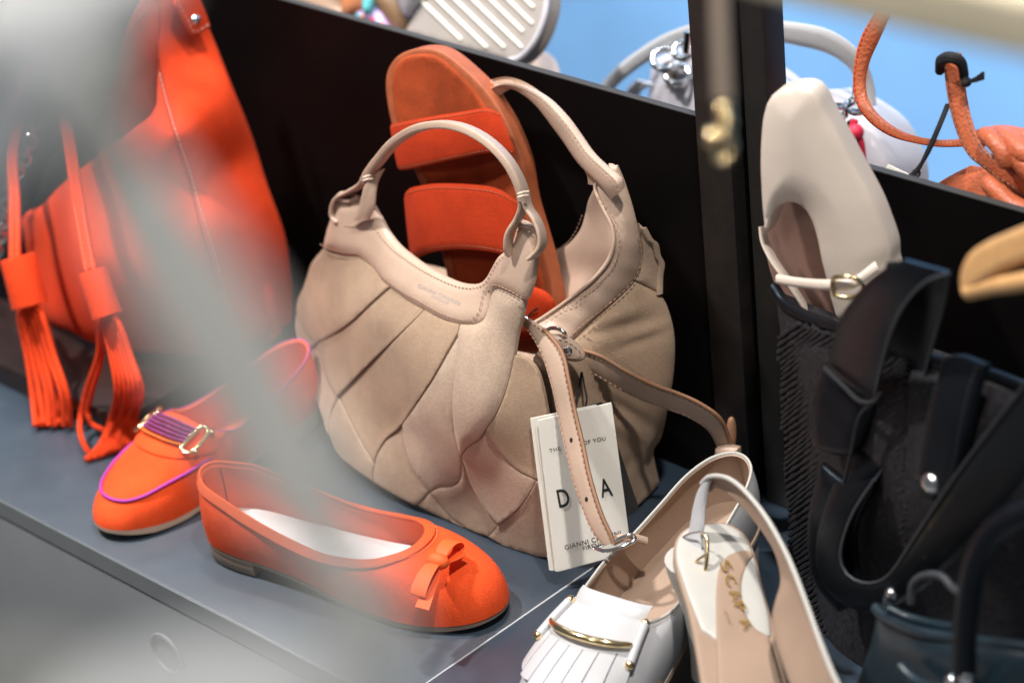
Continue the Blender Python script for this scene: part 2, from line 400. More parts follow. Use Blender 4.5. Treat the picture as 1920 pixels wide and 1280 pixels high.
M_pale = mat("pale_ash_wood", (0.88, 0.77, 0.55), 0.5, var=0.05, vscale=20)
M_leaf = mat("pale_grey_green_leaf", (0.40, 0.405, 0.385), 0.6, var=0.10, vscale=18, bump=0.1)
M_leafd = mat("olive_leaf", (0.16, 0.16, 0.125), 0.6, var=0.12, vscale=18)
M_leafw = mat("silver_white_leaf", (0.86, 0.88, 0.88), 0.6, var=0.06, vscale=18)
M_taupe = mat("taupe_cord", (0.17, 0.13, 0.10), 0.7)
M_stripe = mat("taupe_ribbed_rubber", (0.30, 0.265, 0.24), 0.6, var=0.05)
M_beige = mat("beige_leather", (0.60, 0.42, 0.31), 0.5, var=0.06)
M_peach = mat("peach_trim", (0.80, 0.30, 0.14), 0.7)
M_turq = mat("turquoise_trim", (0.10, 0.42, 0.45), 0.6)
M_lilac = mat("lilac_trim", (0.45, 0.34, 0.60), 0.6)
M_brown = mat("brown_leather", (0.20, 0.115, 0.055), 0.5, var=0.2)
M_red = mat("red_cord", (0.62, 0.02, 0.06), 0.6)
M_sole = mat("taupe_sole", (0.20, 0.145, 0.11), 0.6, var=0.1)
M_solel = mat("light_sole", (0.48, 0.36, 0.27), 0.6, var=0.05)
M_plinth = mat("dark_brown_plinth", (0.022, 0.012, 0.011), 0.3, var=0.1)

# ---------------------------------------------------------------- setting
def plane(name, a, b, c, d, m, label, cat):
    o = obj(name, [a, b, c, d], [[0, 1, 2, 3]], m, smooth=False); o['kind'] = 'structure'; o['label'] = label; o['category'] = cat; return o
FL = -0.72
plane("floor", (-5, -4, FL), (5, -4, FL), (5, 1.6, FL), (-5, 1.6, FL), M_floor, "grey shop floor under the display rack", "floor")
v, f = box_vf((-5, 1.6, FL), (5, 1.75, 2.6)); w_ = obj("wall", v, f, M_blue, smooth=False); w_['kind'] = 'structure'; w_['label'] = "blue shop wall seen blurred above the black back panels"; w_['category'] = "wall"

rack = thing("display_rack", "black display rack with slate grey shelf and upright back panels", "display rack", (0, 0, 0))
for x0, x1 in ((-1.9, 0.1180), (0.1188, 1.4)):
    v, f = box_vf((x0, 0, -0.0165), (x1, 0.352, 0), 0.0008); sh = obj("shelf_board", v, f, M_shelf, rack, sharp=30)
    v, f = box_vf((x0, -0.0012, -0.0162), (x1, 0.0, -0.0006)); obj("edge_band", v, f, M_front, sh, smooth=False)
v, f = box_vf((0.1178, -0.0014, -0.0158), (0.1190, 0.20, 0.0004)); obj("joint_strip", v, f, M_seam, rack, smooth=False)
v, f = box_vf((-1.9, 0.02, -0.030), (1.4, 0.34, -0.018)); obj("carcass_rail", v, f, M_darkint, rack, smooth=False)
for x0, x1 in ((-1.30, -0.402), (-0.40, 0.50), (0.502, 1.4)):
    v, f = box_vf((x0, -0.001, -0.36), (x1, 0.018, -0.0185), 0.0012); obj("drawer_front", v, f, M_drawer, rack, sharp=30)
v, f = box_vf((-1.9, 0.02, FL), (1.4, 0.36, -0.03)); obj("carcass", v, f, M_darkint, rack, smooth=False)
kc = at(312, 1226, y=-0.0035); v, f = torus_vf(kc, (1, 0, 0), (0, 0, 1), 0.0165, 0.0016, 36, 8); kn = obj("ring_pull", v, f, M_front, rack)
v, f = disc_vf(at(312, 1226, y=-0.001), (0, -1, 0), 0.0135, 0.002, 32, 0.3); obj("pull_plate", v, f, M_drawer, kn)
def panel(x0, x1, y0, h):
    v, f = box_vf((x0, y0, 0.0), (x1, y0+0.0055, h-0.0012)); p = obj("back_panel", v, f, M_panel, rack, smooth=False)
    v, f = box_vf((x0, y0-0.0003, h-0.0012), (x1, y0+0.0058, h), 0.0003); obj("panel_edge", v, f, M_paneledge, p, smooth=False)
panel(-1.9, 0.1247, 0.34, 0.3008); panel(0.1875, 1.4, 0.345, 0.2950)
for x0, x1, y0, y1, m in ((0.1252, 0.1555, 0.334, 0.372, M_post), (0.1650, 0.1855, 0.340, 0.362, M_postb)):
    v, f = box_vf((x0, y0, 0.0), (x1, y1, 1.5), 0.0012); obj("post", v, f, m, rack, sharp=30)
v, f = box_vf((0.156, 0.352, 0.0), (0.1646, 0.361, 1.5)); obj("post_groove", v, f, M_darkint, rack, smooth=False)
v, f = box_vf((-1.9, 0.3535, -0.0165), (1.4, 0.72, -0.001), 0.0008); obj("rear_shelf_board", v, f, M_shelf, rack, sharp=30)

pl = obj("plinth", *box_vf((-0.85, 0.112, 0.0005), (-0.31, 0.325, 0.022), 0.001), M_plinth, sharp=30); tag(pl, "low dark brown plinth under the big orange suede bag", "plinth")
# ---------------------------------------------------------------- nude woven hobo bag
bag = thing("hobo_bag", "beige suede hobo bag of interlaced panels with two leather handles, mid shelf", "handbag", (-0.04, 0.25, 0))
BF = Bulge([(640, 370, .243), (606, 455, .242), (700, 400, .240), (760, 480, .226), (890, 525, .214), (1000, 430, .215), (985, 560, .203), (935, 500, .212),
    (575, 515, .250), (553, 590, .252), (560, 680, .248), (612, 814, 'z', .022), (700, 600, .200), (800, 750, .172), (858, 640, .186), (650, 720, .210), (740, 800, .186),
    (700, 904, 'z', .010), (780, 947, 'z', .006), (914, 1007, 'z', .003), (1030, 1047, 'z', .003), (880, 850, .172), (970, 640, .198), (930, 780, .176), (1030, 830, .190), (1010, 920, .182), (1000, 700, .196), (860, 940, .182), (960, 960, .180)], zmin=0.0012)
E_ = {}
def e(n, *p): E_[n] = cr(p, 6)
e('c1', (606, 462), (620, 469), (646, 477), (672, 480), (688, 490), (702, 505), (715, 523), (730, 537))
e('c2', (730, 537), (757, 556), (776, 568), (795, 578)); e('c3', (795, 578), (815, 590), (838, 601), (862, 607))
e('c4', (862, 607), (889, 607), (905, 599), (912, 584), (917, 561), (923, 545), (935, 540), (958, 549), (982, 562))
e('ab', (730, 537), (698, 567), (666, 598), (636, 621), (594, 644)); e('fold', (553, 585), (560, 605), (575, 628), (594, 644))
e('a0', (553, 585), (556, 562), (566, 540), (574, 515), (582, 492), (606, 462))
e('bc', (795, 578), (774, 600), (740, 635), (690, 685), (633, 745)); e('n12', (594, 644), (607, 685), (620, 720), (633, 745))
e('n5t', (862, 607), (860, 616), (858, 624)); e('n23', (633, 745), (650, 780), (668, 815), (686, 845), (702, 870))
e('n34', (702, 870), (706, 852), (722, 825), (742, 808), (754, 796)); e('n45', (754, 796), (785, 750), (812, 708), (838, 660), (858, 624))
e('n56', (858, 624), (856, 660), (851, 710), (848, 760), (852, 805), (864, 855)); e('n48', (754, 796), (757, 825), (767, 860), (785, 893), (807, 921))
e('n86', (807, 921), (825, 912), (845, 910), (860, 902), (866, 884), (864, 855))
e('e7a', (982, 562), (977, 595), (969, 628), (964, 665)); e('e7b', (964, 665), (954, 712), (942, 750), (928, 780), (911, 806))
e('n76', (911, 806), (900, 822), (882, 834), (872, 843), (864, 855)); e('f1', (911, 806), (918, 822), (941, 853), (972, 882), (1006, 900))
e('f2', (1006, 900), (992, 925), (970, 955), (936, 982)); e('f3', (936, 982), (912, 955), (893, 925), (878, 895), (864, 855))
e('g1', (807, 921), (822, 940), (845, 970), (875, 992)); e('g2', (875, 992), (895, 1001), (914, 1007)); e('g3', (914, 1007), (925, 995), (936, 982))
e('h1', (807, 921), (796, 933), (780, 947)); e('h2', (780, 947), (740, 927), (700, 904)); e('h3', (700, 904), (699, 885), (702, 870))
e('i1', (700, 904), (655, 874), (628, 850), (612, 814)); e('i2', (612, 814), (614, 790), (622, 765), (633, 745))
e('j2', (612, 814), (598, 770), (578, 725), (561, 673)); e('j3', (561, 673), (575, 658), (594, 644)); e('k1', (561, 673), (554, 640), (550, 612), (553, 585))
e('l1', (875, 992), (840, 978), (805, 960), (780, 947)); e('m1', (914, 1007), (950, 1028), (985, 1042), (1034, 1047)); e('m2', (1034, 1047), (1044, 1000), (1036, 950), (1024, 915), (1006, 900))
e('n1', (964, 665), (985, 672), (1005, 695), (1018, 735), (1030, 800), (1036, 860), (1028, 900), (1006, 900))
def chain(*names):
    out = []
    for n in names: c = E_[n[1:]][::-1] if n[0] == '-' else E_[n]; out.append(c[:-1])
    return np.concatenate(out)
patches = [('c1', 'ab', '-fold', 'a0'), ('c2', 'bc', '-n12', '-ab'), ('c3', 'n5t', '-n45', '-n34', '-n23', '-bc'), ('n45', 'n56', '-n86', '-n48'),
    ('c4', 'e7a', 'e7b', 'n76', '-n56', '-n5t'), ('f1', 'f2', 'f3', '-n76'), ('g1', 'g2', 'g3', 'f3', '-n86'), ('n34', 'n48', 'h1', 'h2', 'h3'),
    ('n23', '-h3', 'i1', 'i2'), ('n12', '-i2', 'j2', 'j3'), ('fold', '-j3', 'k1'), ('g1', 'l1', '-h1'), ('-g3', 'm1', 'm2', 'f2'), ('-e7b', 'n1', '-f1')]
def wobble(seed, amp, sx=55.0):
    r = np.random.default_rng(seed); k = r.normal(0, 1, (5, 2))/sx; ph = r.uniform(0, 6.28, 5)
    return lambda x, y: amp*sum(np.sin(x*a+y*b+p) for (a, b), p in zip(k, ph))/3
tilt = [(.4, .9, .0040), (-.3, .9, .0042), (.75, .6, .0052), (-.6, .7, .0046), (-.8, .5, .0030), (-.5, .85, .0044), (-.8, -.4, .0034), (.2, -.9, -.0034), (.9, -.2, .0042), (.7, .6, .0036), (.9, 0, .0030), (0, -1, .002), (0, -1, .002), (-.9, .2, .0030)]
for i, p in enumerate(patches):
    oc = chain(*p); cx, cy = oc.mean(0); ext = np.ptp(oc, axis=0).max(); dx, dy, tl_ = tilt[i]
    wb = wobble(i, 0.0007)
    v, f = sheet_vf(oc, BF, 0.0045, 1.5, 0.0003 if i != 4 else 0.0035, 30, 8.0, 0.55, wb, (lambda x, y, cx=cx, cy=cy, ext=ext, dx=dx, dy=dy, tl_=tl_: 0.8*tl_*((x-cx)*dx+(y-cy)*dy)/ext))
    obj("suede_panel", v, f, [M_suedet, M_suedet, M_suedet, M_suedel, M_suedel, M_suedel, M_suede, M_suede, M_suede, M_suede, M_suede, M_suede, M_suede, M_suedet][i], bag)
# folds of the right-hand gusset and the back half
BS = Bulge([(1113, 340, .288), (1150, 457, .277), (1062, 565, .256), (998, 612, .238), (1202, 480, .298), (1140, 575, .272), (1072, 640, .247), (1240, 510, .312), (1268, 640, .308),
    (1180, 640, .280), (1258, 760, .303), (1120, 740, .252), (1050, 740, .226), (1030, 850, .206), (1110, 860, .238), (1200, 850, .284), (1240, 908, 'z', .003), (1198, 950, 'z', .003), (1130, 985, .246), (1040, 1045, 'z', .004), (1155, 310, .297), (1010, 690, .214)], zmin=0.0015)
E_['sr'] = cr([(1072, 638), (1105, 606), (1140, 576), (1180, 538), (1192, 527)], 6)
s2 = np.concatenate([ed([[(1072, 638), (1105, 606), (1140, 576), (1180, 538), (1192, 527)], [(1192, 527), (1236, 548)], [(1236, 548), (1250, 566), (1262, 600), (1268, 640), (1266, 700), (1256, 765), (1243, 822), (1229, 850), (1240, 906)],
    [(1240, 906), (1222, 928), (1198, 950)], [(1198, 950), (1186, 935), (1160, 958), (1110, 1005), (1052, 1046)], [(1052, 1046), (1040, 960), (1032, 860), (1022, 760), (1004, 690), (1002, 662), (1030, 642), (1072, 638)]])])
def sidewob(x, y):
    g = lambda cx, cy, a, w, l: np.exp(-(((x-cx)*math.cos(a)+(y-cy)*math.sin(a))/l)**2-((-(x-cx)*math.sin(a)+(y-cy)*math.cos(a))/w)**2)
    return .5*(-0.0042*g(1160, 612, -0.25, 9, 60)+0.003*g(1165, 585, -0.3, 12, 55)-0.0035*g(1190, 640, -0.35, 9, 50)+0.003*g(1210, 620, -.4, 9, 40)
            - 0.006*g(1170, 765, 0.55, 11, 50)+0.004*g(1165, 800, 0.5, 14, 60)-0.004*g(1225, 835, -1.2, 9, 40)+0.0035*g(1200, 850, -1.1, 11, 40)-0.003*g(1100, 700, 1.2, 8, 40)-0.003*g(1150, 900, -.9, 9, 60))+wobble(77, 0.0009)(x, y)
v, f = sheet_vf(s2, BS, 0.004, 8, 0.003, 40, 8, 0.3, sidewob); obj("gusset_panel", v, f, M_suedet, bag)
s1 = ed([[(1199, 418), (1212, 432), (1225, 455), (1238, 482), (1242, 512), (1240, 534), (1236, 550)], [(1236, 550), (1192, 527)], [(1192, 527), (1202, 505), (1205, 480), (1199, 418)]])
v, f = sheet_vf(s1, BS, 0.004, 5, 0.002, 30, 6, 0.3); obj("gusset_panel", v, f, M_suede, bag)
gat = cr([(1207, 424), (1219, 446), (1229, 455), (1234, 477), (1241, 492), (1238, 515), (1237, 548)], 8)
v, f = ribbon_vf(BS(gat[:, 0]-3, gat[:, 1])+np.array([.0, -.0025, 0]), BS(gat[:, 0]+2, gat[:, 1])+np.array([.003, -.001, 0]), 0.002, 4, 0.002, (0, -1, 0)); obj("gathered_edge", v, f, M_suede, bag)
# leather collars
col1 = ed([[(631, 371), (652, 376), (671, 372)], [(671, 372), (690, 380), (700, 392)], [(700, 392), (713, 415), (727, 439), (744, 459), (762, 474), (801, 501), (848, 525), (879, 533), (900, 531), (912, 520), (921, 504), (934, 482), (954, 466), (964, 445), (971, 420)],
    [(971, 420), (986, 422), (1000, 427)], [(1000, 427), (1003, 455), (1002, 486), (996, 530), (983, 566)], list(E_['c4'][::-1][::3]), list(E_['c3'][::-1][::3]), list(E_['c2'][::-1][::3]), list(E_['c1'][::-1][::3]), [(606, 462), (613, 430), (623, 402), (631, 371)]])
v, f = sheet_vf(col1, BF, 0.0035, 5, 0.0032, 26, 7.5, -1.6, wobble(5, 0.0005)); col_f = obj("front_collar", v, f, M_leather, bag)
col2 = ed([[(1113, 342), (1117, 362), (1132, 392), (1147, 425), (1150, 457), (1139, 490), (1108, 527), (1062, 565), (1020, 595), (997, 608)], [(997, 608), (1008, 630), (1030, 648)], [(1030, 648), (1072, 637), (1105, 606), (1140, 576), (1180, 538), (1197, 512), (1204, 480), (1200, 440), (1188, 390), (1172, 345), (1157, 312)], [(1157, 312), (1135, 316), (1113, 342)]])
wr = wobble(15, 0.0006, 14.0)
v, f = sheet_vf(col2, BS, 0.0035, 5, 0.0035, 30, 7.5, -0.8, wr); obj("side_collar", v, f, M_leather, bag)
pip = cr([(1117, 345), (1119, 362), (1132, 392), (1147, 425), (1150, 457), (1139, 490), (1108, 527), (1062, 565), (1020, 595), (998, 608)], 6)
v, f = tube_vf(BS(pip[:, 0], pip[:, 1])+surf_normals(BS, pip[:, 0], pip[:, 1])*0.0012, 0.0015, 8); obj("rim_piping", v, f, M_leather, bag)
BI = Bulge([(1113, 342, .300), (1100, 400, .316), (1070, 450, .318), (1022, 478, .320), (1035, 530, .318), (1075, 560, .300), (1130, 470, .296), (1110, 500, .305)])
inn = ed([[(1120, 338), (1102, 375), (1096, 400), (1086, 430), (1066, 455), (1042, 469), (1021, 478)], [(1021, 478), (1034, 505), (1042, 540), (1054, 575)], [(1054, 575), (1100, 545), (1145, 495), (1154, 455), (1135, 380), (1120, 338)]])
v, f = sheet_vf(inn, BI, 0.003, 4, 0.001, 20, 8); obj("inner_collar", v, f, M_leather, bag)
blk = cr([(1021, 480), (1034, 506), (1042, 540), (1052, 575)], 6); bA = BI(blk[:, 0], blk[:, 1]); v, f = ribbon_vf(bA, BI(blk[:, 0]-13, blk[:, 1]+3)+np.array([0, .004, 0]), 0.002, 3); obj("lining_tape", v, f, M_black, bag)
# closed body behind the panels
mb = MB(); V = []; NS = 40
for z, cx, cy, hx, hy in ((0.003, -.045, .258, .105, .036), (0.008, -.045, .258, .118, .044), (.03, -.05, .258, .130, .050), (.07, -.05, .262, .140, .050), (.10, -.05, .266, .138, .048), (.125, -.05, .270, .130, .042), (.126, -.05, .270, .10, .03), (.03, -.05, .262, .10, .03)):
    for k in range(NS):
        t = 2*math.pi*k/NS; c, s = math.cos(t), math.sin(t)
        V.append((cx+hx*math.copysign(abs(c)**.7, c), cy+hy*math.copysign(abs(s)**.7, s), z))
F = [[j*NS+k, j*NS+(k+1) % NS, (j+1)*NS+(k+1) % NS, (j+1)*NS+k] for j in range(7) for k in range(NS)]+[list(range(NS)), [7*NS+k for k in range(NS)]]
obj("lining", V, F, M_lining, bag)
# handles
def handle_px(pts, w, h, wd, **k):
    c = resample(cr(ats(pts), 8), 0.004); return sweep_vf(c, rrect(w, h, h*0.25), wd)
hp = [(688, 336), (695, 322), (712, 299), (740, 267), (778, 243), (815, 234), (852, 236), (887, 248), (921, 270), (950, 300), (970, 333), (980, 360), (982, 372)]
hy = [.238, .236, .233, .229, .224, .221, .219, .217, .215, .214, .214, .214, .214]
hpts = [(a, b, 'y', y) for (a, b), y in zip(hp, hy)]
wdir = np.array([0.25, -0.9, 0.35])
v, f = handle_px(hpts, 0.0112, 0.0056, wdir); hnd = obj("handle", v, f, M_leather, bag)
def hl(pts, y, w=0.0125, t=0.0028, m=M_leather, wd=wdir):
    ys = np.broadcast_to(y, (len(pts),)); c = resample(cr(aty([(a, b, q) for (a, b), q in zip(pts, ys)]), 8), 0.003)
    v, f = sweep_vf(c, rrect(w, t, t*0.42), wd); return obj("handle_loop", v, f, m, hnd)
hl([(690, 331), (680, 345), (660, 358), (640, 368), (630, 382), (627, 404), (640, 418)], [.238, .240, .242, .243, .243, .242, .241])
lp = [(692, 338), (684, 352), (676, 372), (668, 398), (659, 412), (664, 417), (674, 412)]
def strap2(name, A, B, th, m, par, nv=5, lift=0.0):
    v, f = ribbon_vf(resample_pair(A), resample_pair(B), th, nv); return obj(name, v, f, m, par)
def resample_pair(P, n=28):
    c = cr(P, 8); L = np.concatenate([[0], np.cumsum(np.linalg.norm(np.diff(c, axis=0), axis=1))]); s = np.linspace(0, L[-1], n)
    return np.stack([np.interp(s, L, c[:, i]) for i in range(3)], 1)
strap2("handle_loop", aty([(690, 336, .233), (681, 350, .231), (675, 372, .230), (668, 395, .230), (656, 416, .231)]), aty([(718, 316, .236), (706, 340, .233), (702, 362, .231), (699, 388, .230), (690, 412, .230)]), 0.0035, M_leather, hnd)
hl([(980, 362), (980, 388), (972, 410), (956, 436), (953, 462), (957, 470)], [.214, .214, .212, .208, .207, .209], 0.011)
hl([(984, 362), (990, 388), (1006, 412), (1016, 440), (1015, 462), (1003, 478), (996, 484)], [.214, .214, .213, .211, .209, .206, .205], 0.011)
for a in ((690, 333, .229), (981, 364, .206)):
    c = at(a[0], a[1], y=a[2]); mb = MB()
    for q in (-.0012, 0.0012): mb.add(*tube_vf(np.array([c+CR_*(-.0035)+CU_*(q-.001), c+CU_*(q)-_f*.002, c+CR_*.0035+CU_*(q+.0005)]), 0.0008, 6))
    obj("bar_tack", *mb.out(), M_thread, hnd)
# front tube rims of the collar
for pts, y in (([(631, 372), (640, 363), (656, 364), (671, 371)], .247), ([(971, 420), (980, 416), (990, 419), (1000, 427)], .222)):
    c = cr(aty([(a, b, y) for a, b in pts]), 6); c2 = cr(aty([(pts[0][0], pts[0][1], y-.006), ((pts[0][0]+pts[-1][0])/2, pts[0][1]+5, y-.008), (pts[-1][0], pts[-1][1], y-.006)]), 9)
    v, f = tube_vf(np.concatenate([c, c2[::-1][1:-1]]), 0.0016, 8, True); obj("collar_rim", v, f, M_leather, col_f)
bh = [(918, 168), (945, 160), (975, 168), (1010, 193), (1042, 230), (1066, 264), (1090, 298), (1118, 326), (1140, 352), (1152, 372)]
by = [.322, .318, .314, .308, .302, .298, .293, .287, .283, .284]
A = [(918, 166), (945, 155), (978, 158), (1018, 180), (1054, 216), (1082, 252), (1104, 283), (1132, 310), (1158, 335), (1167, 358)]
B = [(918, 172), (945, 166), (973, 176), (1004, 203), (1034, 243), (1055, 272), (1078, 306), (1104, 334), (1128, 358), (1142, 377)]
v, f = ribbon_vf(resample_pair(aty([(a, b, y-.004) for (a, b), y in zip(A, by)]), 40), resample_pair(aty([(a, b, y-.001) for (a, b), y in zip(B, by)]), 40), 0.008, 8, 0.003, (0.5, -0.7, 0.5)); hb = obj("handle", v, f, M_leather, bag)
strap2("handle_loop", aty([(1074, 287, .300), (1086, 305, .299), (1098, 330, .297), (1100, 345, .298)]), aty([(1090, 296, .292), (1104, 318, .291), (1112, 335, .290), (1116, 348, .290)]), 0.003, M_leather, hb)
strap2("handle_loop", aty([(1140, 306, .300), (1150, 308, .300), (1158, 320, .299)]), aty([(1146, 330, .296), (1160, 332, .296), (1168, 345, .296)]), 0.003, M_leather, hb)
# crossing straps
def px_strap(name, A, B, yy, th, n=46, par=bag, m=M_leather):
    a = resample_pair(aty([(p[0], p[1], y) for p, y in zip(A, yy)]), n); b = resample_pair(aty([(p[0], p[1], y) for p, y in zip(B, yy)]), n)
    v, f = ribbon_vf(a, b, th, 6, 0.0012, (0.4, -0.6, 0.4)); o = obj(name, v, f, m, par)
    k = lambda u: a*(1-u)+b*u+np.array([.4, -.6, .4])*0.0012
    return o, [k(0.13), k(0.87)], (a, b)
A1 = [(974, 606), (990, 625), (1012, 665), (1030, 720), (1043, 780), (1056, 840), (1072, 905), (1095, 970), (1112, 1005), (1128, 1022)]
B1 = [(990, 597), (1020, 618), (1053, 660), (1066, 712), (1078, 772), (1092, 830), (1106, 895), (1126, 960), (1143, 998), (1150, 1018)]
y1 = [.215, .213, .205, .196, .188, .178, .166, .155, .150, .148]
st1, c1s, (sa, sb) = px_strap("front_strap", A1, B1, y1, 0.0032)
v, f = sweep_vf(sb[4:]+np.array([.4, .1, 0])*.0006, rrect(0.0028, 0.0026, .001), (-.5, .7, 0)); obj("cut_edge", v, f, M_edge, st1)
A2 = [(1036, 660), (1060, 675), (1100, 698), (1150, 727), (1200, 752), (1250, 770), (1290, 785), (1325, 808), (1342, 838), (1346, 860)]
B2 = [(1050, 640), (1085, 655), (1125, 668), (1175, 697), (1225, 722), (1270, 738), (1312, 757), (1350, 785), (1368, 825), (1370, 852)]
y2 = [.246, .248, .250, .254, .266, .278, .287, .295, .302, .302]
st2, c2s, (ta, tb) = px_strap("side_strap", A2, B2, y2, 0.0032)
v, f = sweep_vf(tb[3:]+np.array([.2, .3, .5])*.0006, rrect(0.0028, 0.0026, .001), (-.4, .6, -.4)); obj("cut_edge", v, f, M_edge, st2)
# keeper loop and strap tip
kp = ed([[(1340, 842), (1360, 838), (1382, 842)], [(1382, 842), (1382, 860), (1384, 880)], [(1384, 880), (1360, 880), (1339, 884)], [(1339, 884), (1338, 860), (1340, 842)]])
K = Flat(at(1340, 842, y=.293), at(1382, 842, y=.298), at(1340, 884, y=.290)); v, f = sheet_vf(kp, K, 0.007, 4, 0.002, 14, 6); obj("keeper_loop", v, f, M_leather, bag)
tip = ed([[(1358, 842), (1362, 806), (1366, 787), (1374, 783), (1380, 795), (1381, 820), (1378, 842)], [(1378, 842), (1358, 842)]]); K2 = Flat(at(1358, 842, y=.301), at(1378, 842, y=.306), at(1366, 787, y=.308)); v, f = sheet_vf(tip, K2, 0.003, 4, 0.001, 10, 6); obj("strap_tip", v, f, M_edge, bag)
# tab with rivet, rings
tab = ed([[(1033, 628), (1060, 630), (1082, 644), (1097, 662), (1096, 674), (1082, 679), (1060, 676), (1042, 668), (1028, 652), (1033, 628)]])
T = Flat(at(1036, 628, y=.220), at(1096, 665, y=.232), at(1040, 666, y=.217)); v, f = sheet_vf(tab, T, 0.0045, 5, 0.002, 14, 5); tb_ = obj("strap_tab", v, f, M_leather, bag)
c = T(1064, 656)[0]+T.n*0.0025; v, f = disc_vf(c, T.n, 0.0031, 0.0008, 24, 0.5); obj("rivet", v, f, M_silver, tb_)
rg = cr(aty([(1022, 634, .226), (1023, 622, .225), (1034, 615, .224), (1048, 617, .224), (1058, 624, .224), (1061, 633, .228)]), 6); v, f = tube_vf(rg, 0.0015, 10); obj("ring", v, f, M_silver, bag)
rg = cr(aty([(976, 588, .221), (988, 598, .220), (1000, 612, .219), (1012, 628, .219)]), 6); v, f = tube_vf(rg, 0.0016, 10); obj("ring", v, f, M_silver, bag)
eb = cr(aty([(1003, 610, .224), (1014, 628, .222), (1024, 650, .220), (1034, 672, .218)]), 6); v, f = sweep_vf(eb, rrect(.0075, .002), (.7, 0, .6)); obj("elastic_loop", v, f, M_cord, bag)
# buckle where the front strap ends
v, f = tube_vf(cr(aty([(1114, 1026, .146), (1135, 1032, .145), (1165, 1025, .150), (1190, 1012, .158), (1182, 1002, .162), (1150, 1014, .150)]), 6), 0.0014, 10, True); obj("buckle", v, f, M_silver, bag)
strap2("buckle_strap", aty([(1146, 1005, .155), (1165, 998, .160), (1190, 998, .168), (1215, 1005, .176)]), aty([(1150, 1022, .152), (1168, 1012, .156), (1192, 1012, .164), (1215, 1020, .172)]), 0.003, M_leather, bag)
for p, y in (((1078, 858), .172), ((1102, 946), .156)):
    pass
n_ = np.array([.45, -.75, .45]); 
for t in (0.56, 0.80):
    i = int(t*len(sa)); c = (sa[i]+sb[i])/2+np.array([.4, -.6, .4])*.0014; tt_ = sa[i+1]-sa[i-1]; nq = np.cross(tt_, sb[i]-sa[i]); nq = nq*np.sign(nq @ (CAM-c)); v, f = disc_vf(c, nq, 0.0017, 0.0002, 14, 0.2); obj("strap_hole", v, f, M_ink, st1)
# stitching
i3 = lambda c, k: onsurf(BF, c, k)
rimst = [(695, 402), (709, 426), (723, 447), (741, 467), (759, 482), (798, 509), (846, 533), (880, 542), (906, 538), (920, 526), (930, 508), (941, 490), (957, 474), (966, 452)]
lowst = [(609, 457), (622, 464), (648, 472), (675, 475), (692, 486), (706, 501), (719, 518), (734, 531), (760, 550), (797, 571), (833, 591), (863, 600), (887, 600), (899, 592), (906, 578), (911, 556), (919, 540), (936, 534), (960, 543), (983, 556)]
stitches("stitching", [i3(rimst, .0034), i3(lowst, .0032), i3([(1003, 903), (988, 928), (966, 957), (934, 985)], .0005), i3([(636, 380), (652, 384), (668, 380)], .003), i3([(973, 428), (986, 430), (998, 434)], .003), i3([(656, 421), (670, 424), (686, 420)], .0038),
    onsurf(BS, [(1125, 372), (1140, 395), (1155, 426), (1158, 457), (1146, 494), (1113, 533), (1067, 571), (1025, 600)], .004), onsurf(BS, [(1070, 631), (1101, 600), (1136, 570), (1175, 533), (1190, 508), (1197, 478), (1193, 440)], .0038),
    onsurf(BI, [(1093, 405), (1080, 436), (1062, 458), (1030, 474)], .001), onsurf(BS, [(1095, 628), (1120, 645), (1150, 664), (1190, 692), (1227, 716)], .0035)], M_threadd, bag)
ha = cr(aty([(a, b+6, y-.004) for (a, b), y in zip(hp, hy)]), 6); stitches("stitching", [ha], M_threadd, hnd)
stitches("stitching", [cr(aty([(a-9, b+1, y-.006) for (a, b), y in zip(A, by)]), 6)[6:]], M_threadd, hb)
stitches("stitching", c1s, M_threadd, st1); stitches("stitching", c2s, M_threadd, st2)
stitches("stitching", [T(*cr([(1040, 634), (1060, 638), (1078, 649), (1089, 663), (1078, 670), (1062, 668), (1046, 660)], 6).T)+T.n*.0022], M_threadd, tb_)
# foil lettering on the collar
def text_on(surf, body, p0, p1, size_px, lift, m, name, parent, spacing=1.0, weight=0.0):
    v, f = text_vf(body, 1.0, (0, 0, 0), (1, 0, 0), (0, 1, 0), 0, spacing, 'LEFT', weight)
    p0, p1 = np.array(p0, float), np.array(p1, float); d = p1-p0; wd = v[:, 0].max()-v[:, 0].min(); s = np.linalg.norm(d)/wd; d /= np.linalg.norm(d); up = np.array([d[1], -d[0]])
    hgt = size_px/0.7; q = p0+(v[:, :1]-v[:, 0].min())*s*d+v[:, 1:2]*hgt*up
    P = surf(q[:, 0], q[:, 1])+surf_normals(surf, q[:, 0], q[:, 1])*lift; return obj(name, P, f, m, parent, smooth=False)
text_on(BF, "GIANNI CHIARINI", (789, 542), (868, 577), 8, .0037, M_silverink, "lettering", col_f, 1.1)
text_on(BF, "FIRENZE", (815, 561), (846, 575), 5, .0037, M_silverink, "lettering", col_f, 1.1)

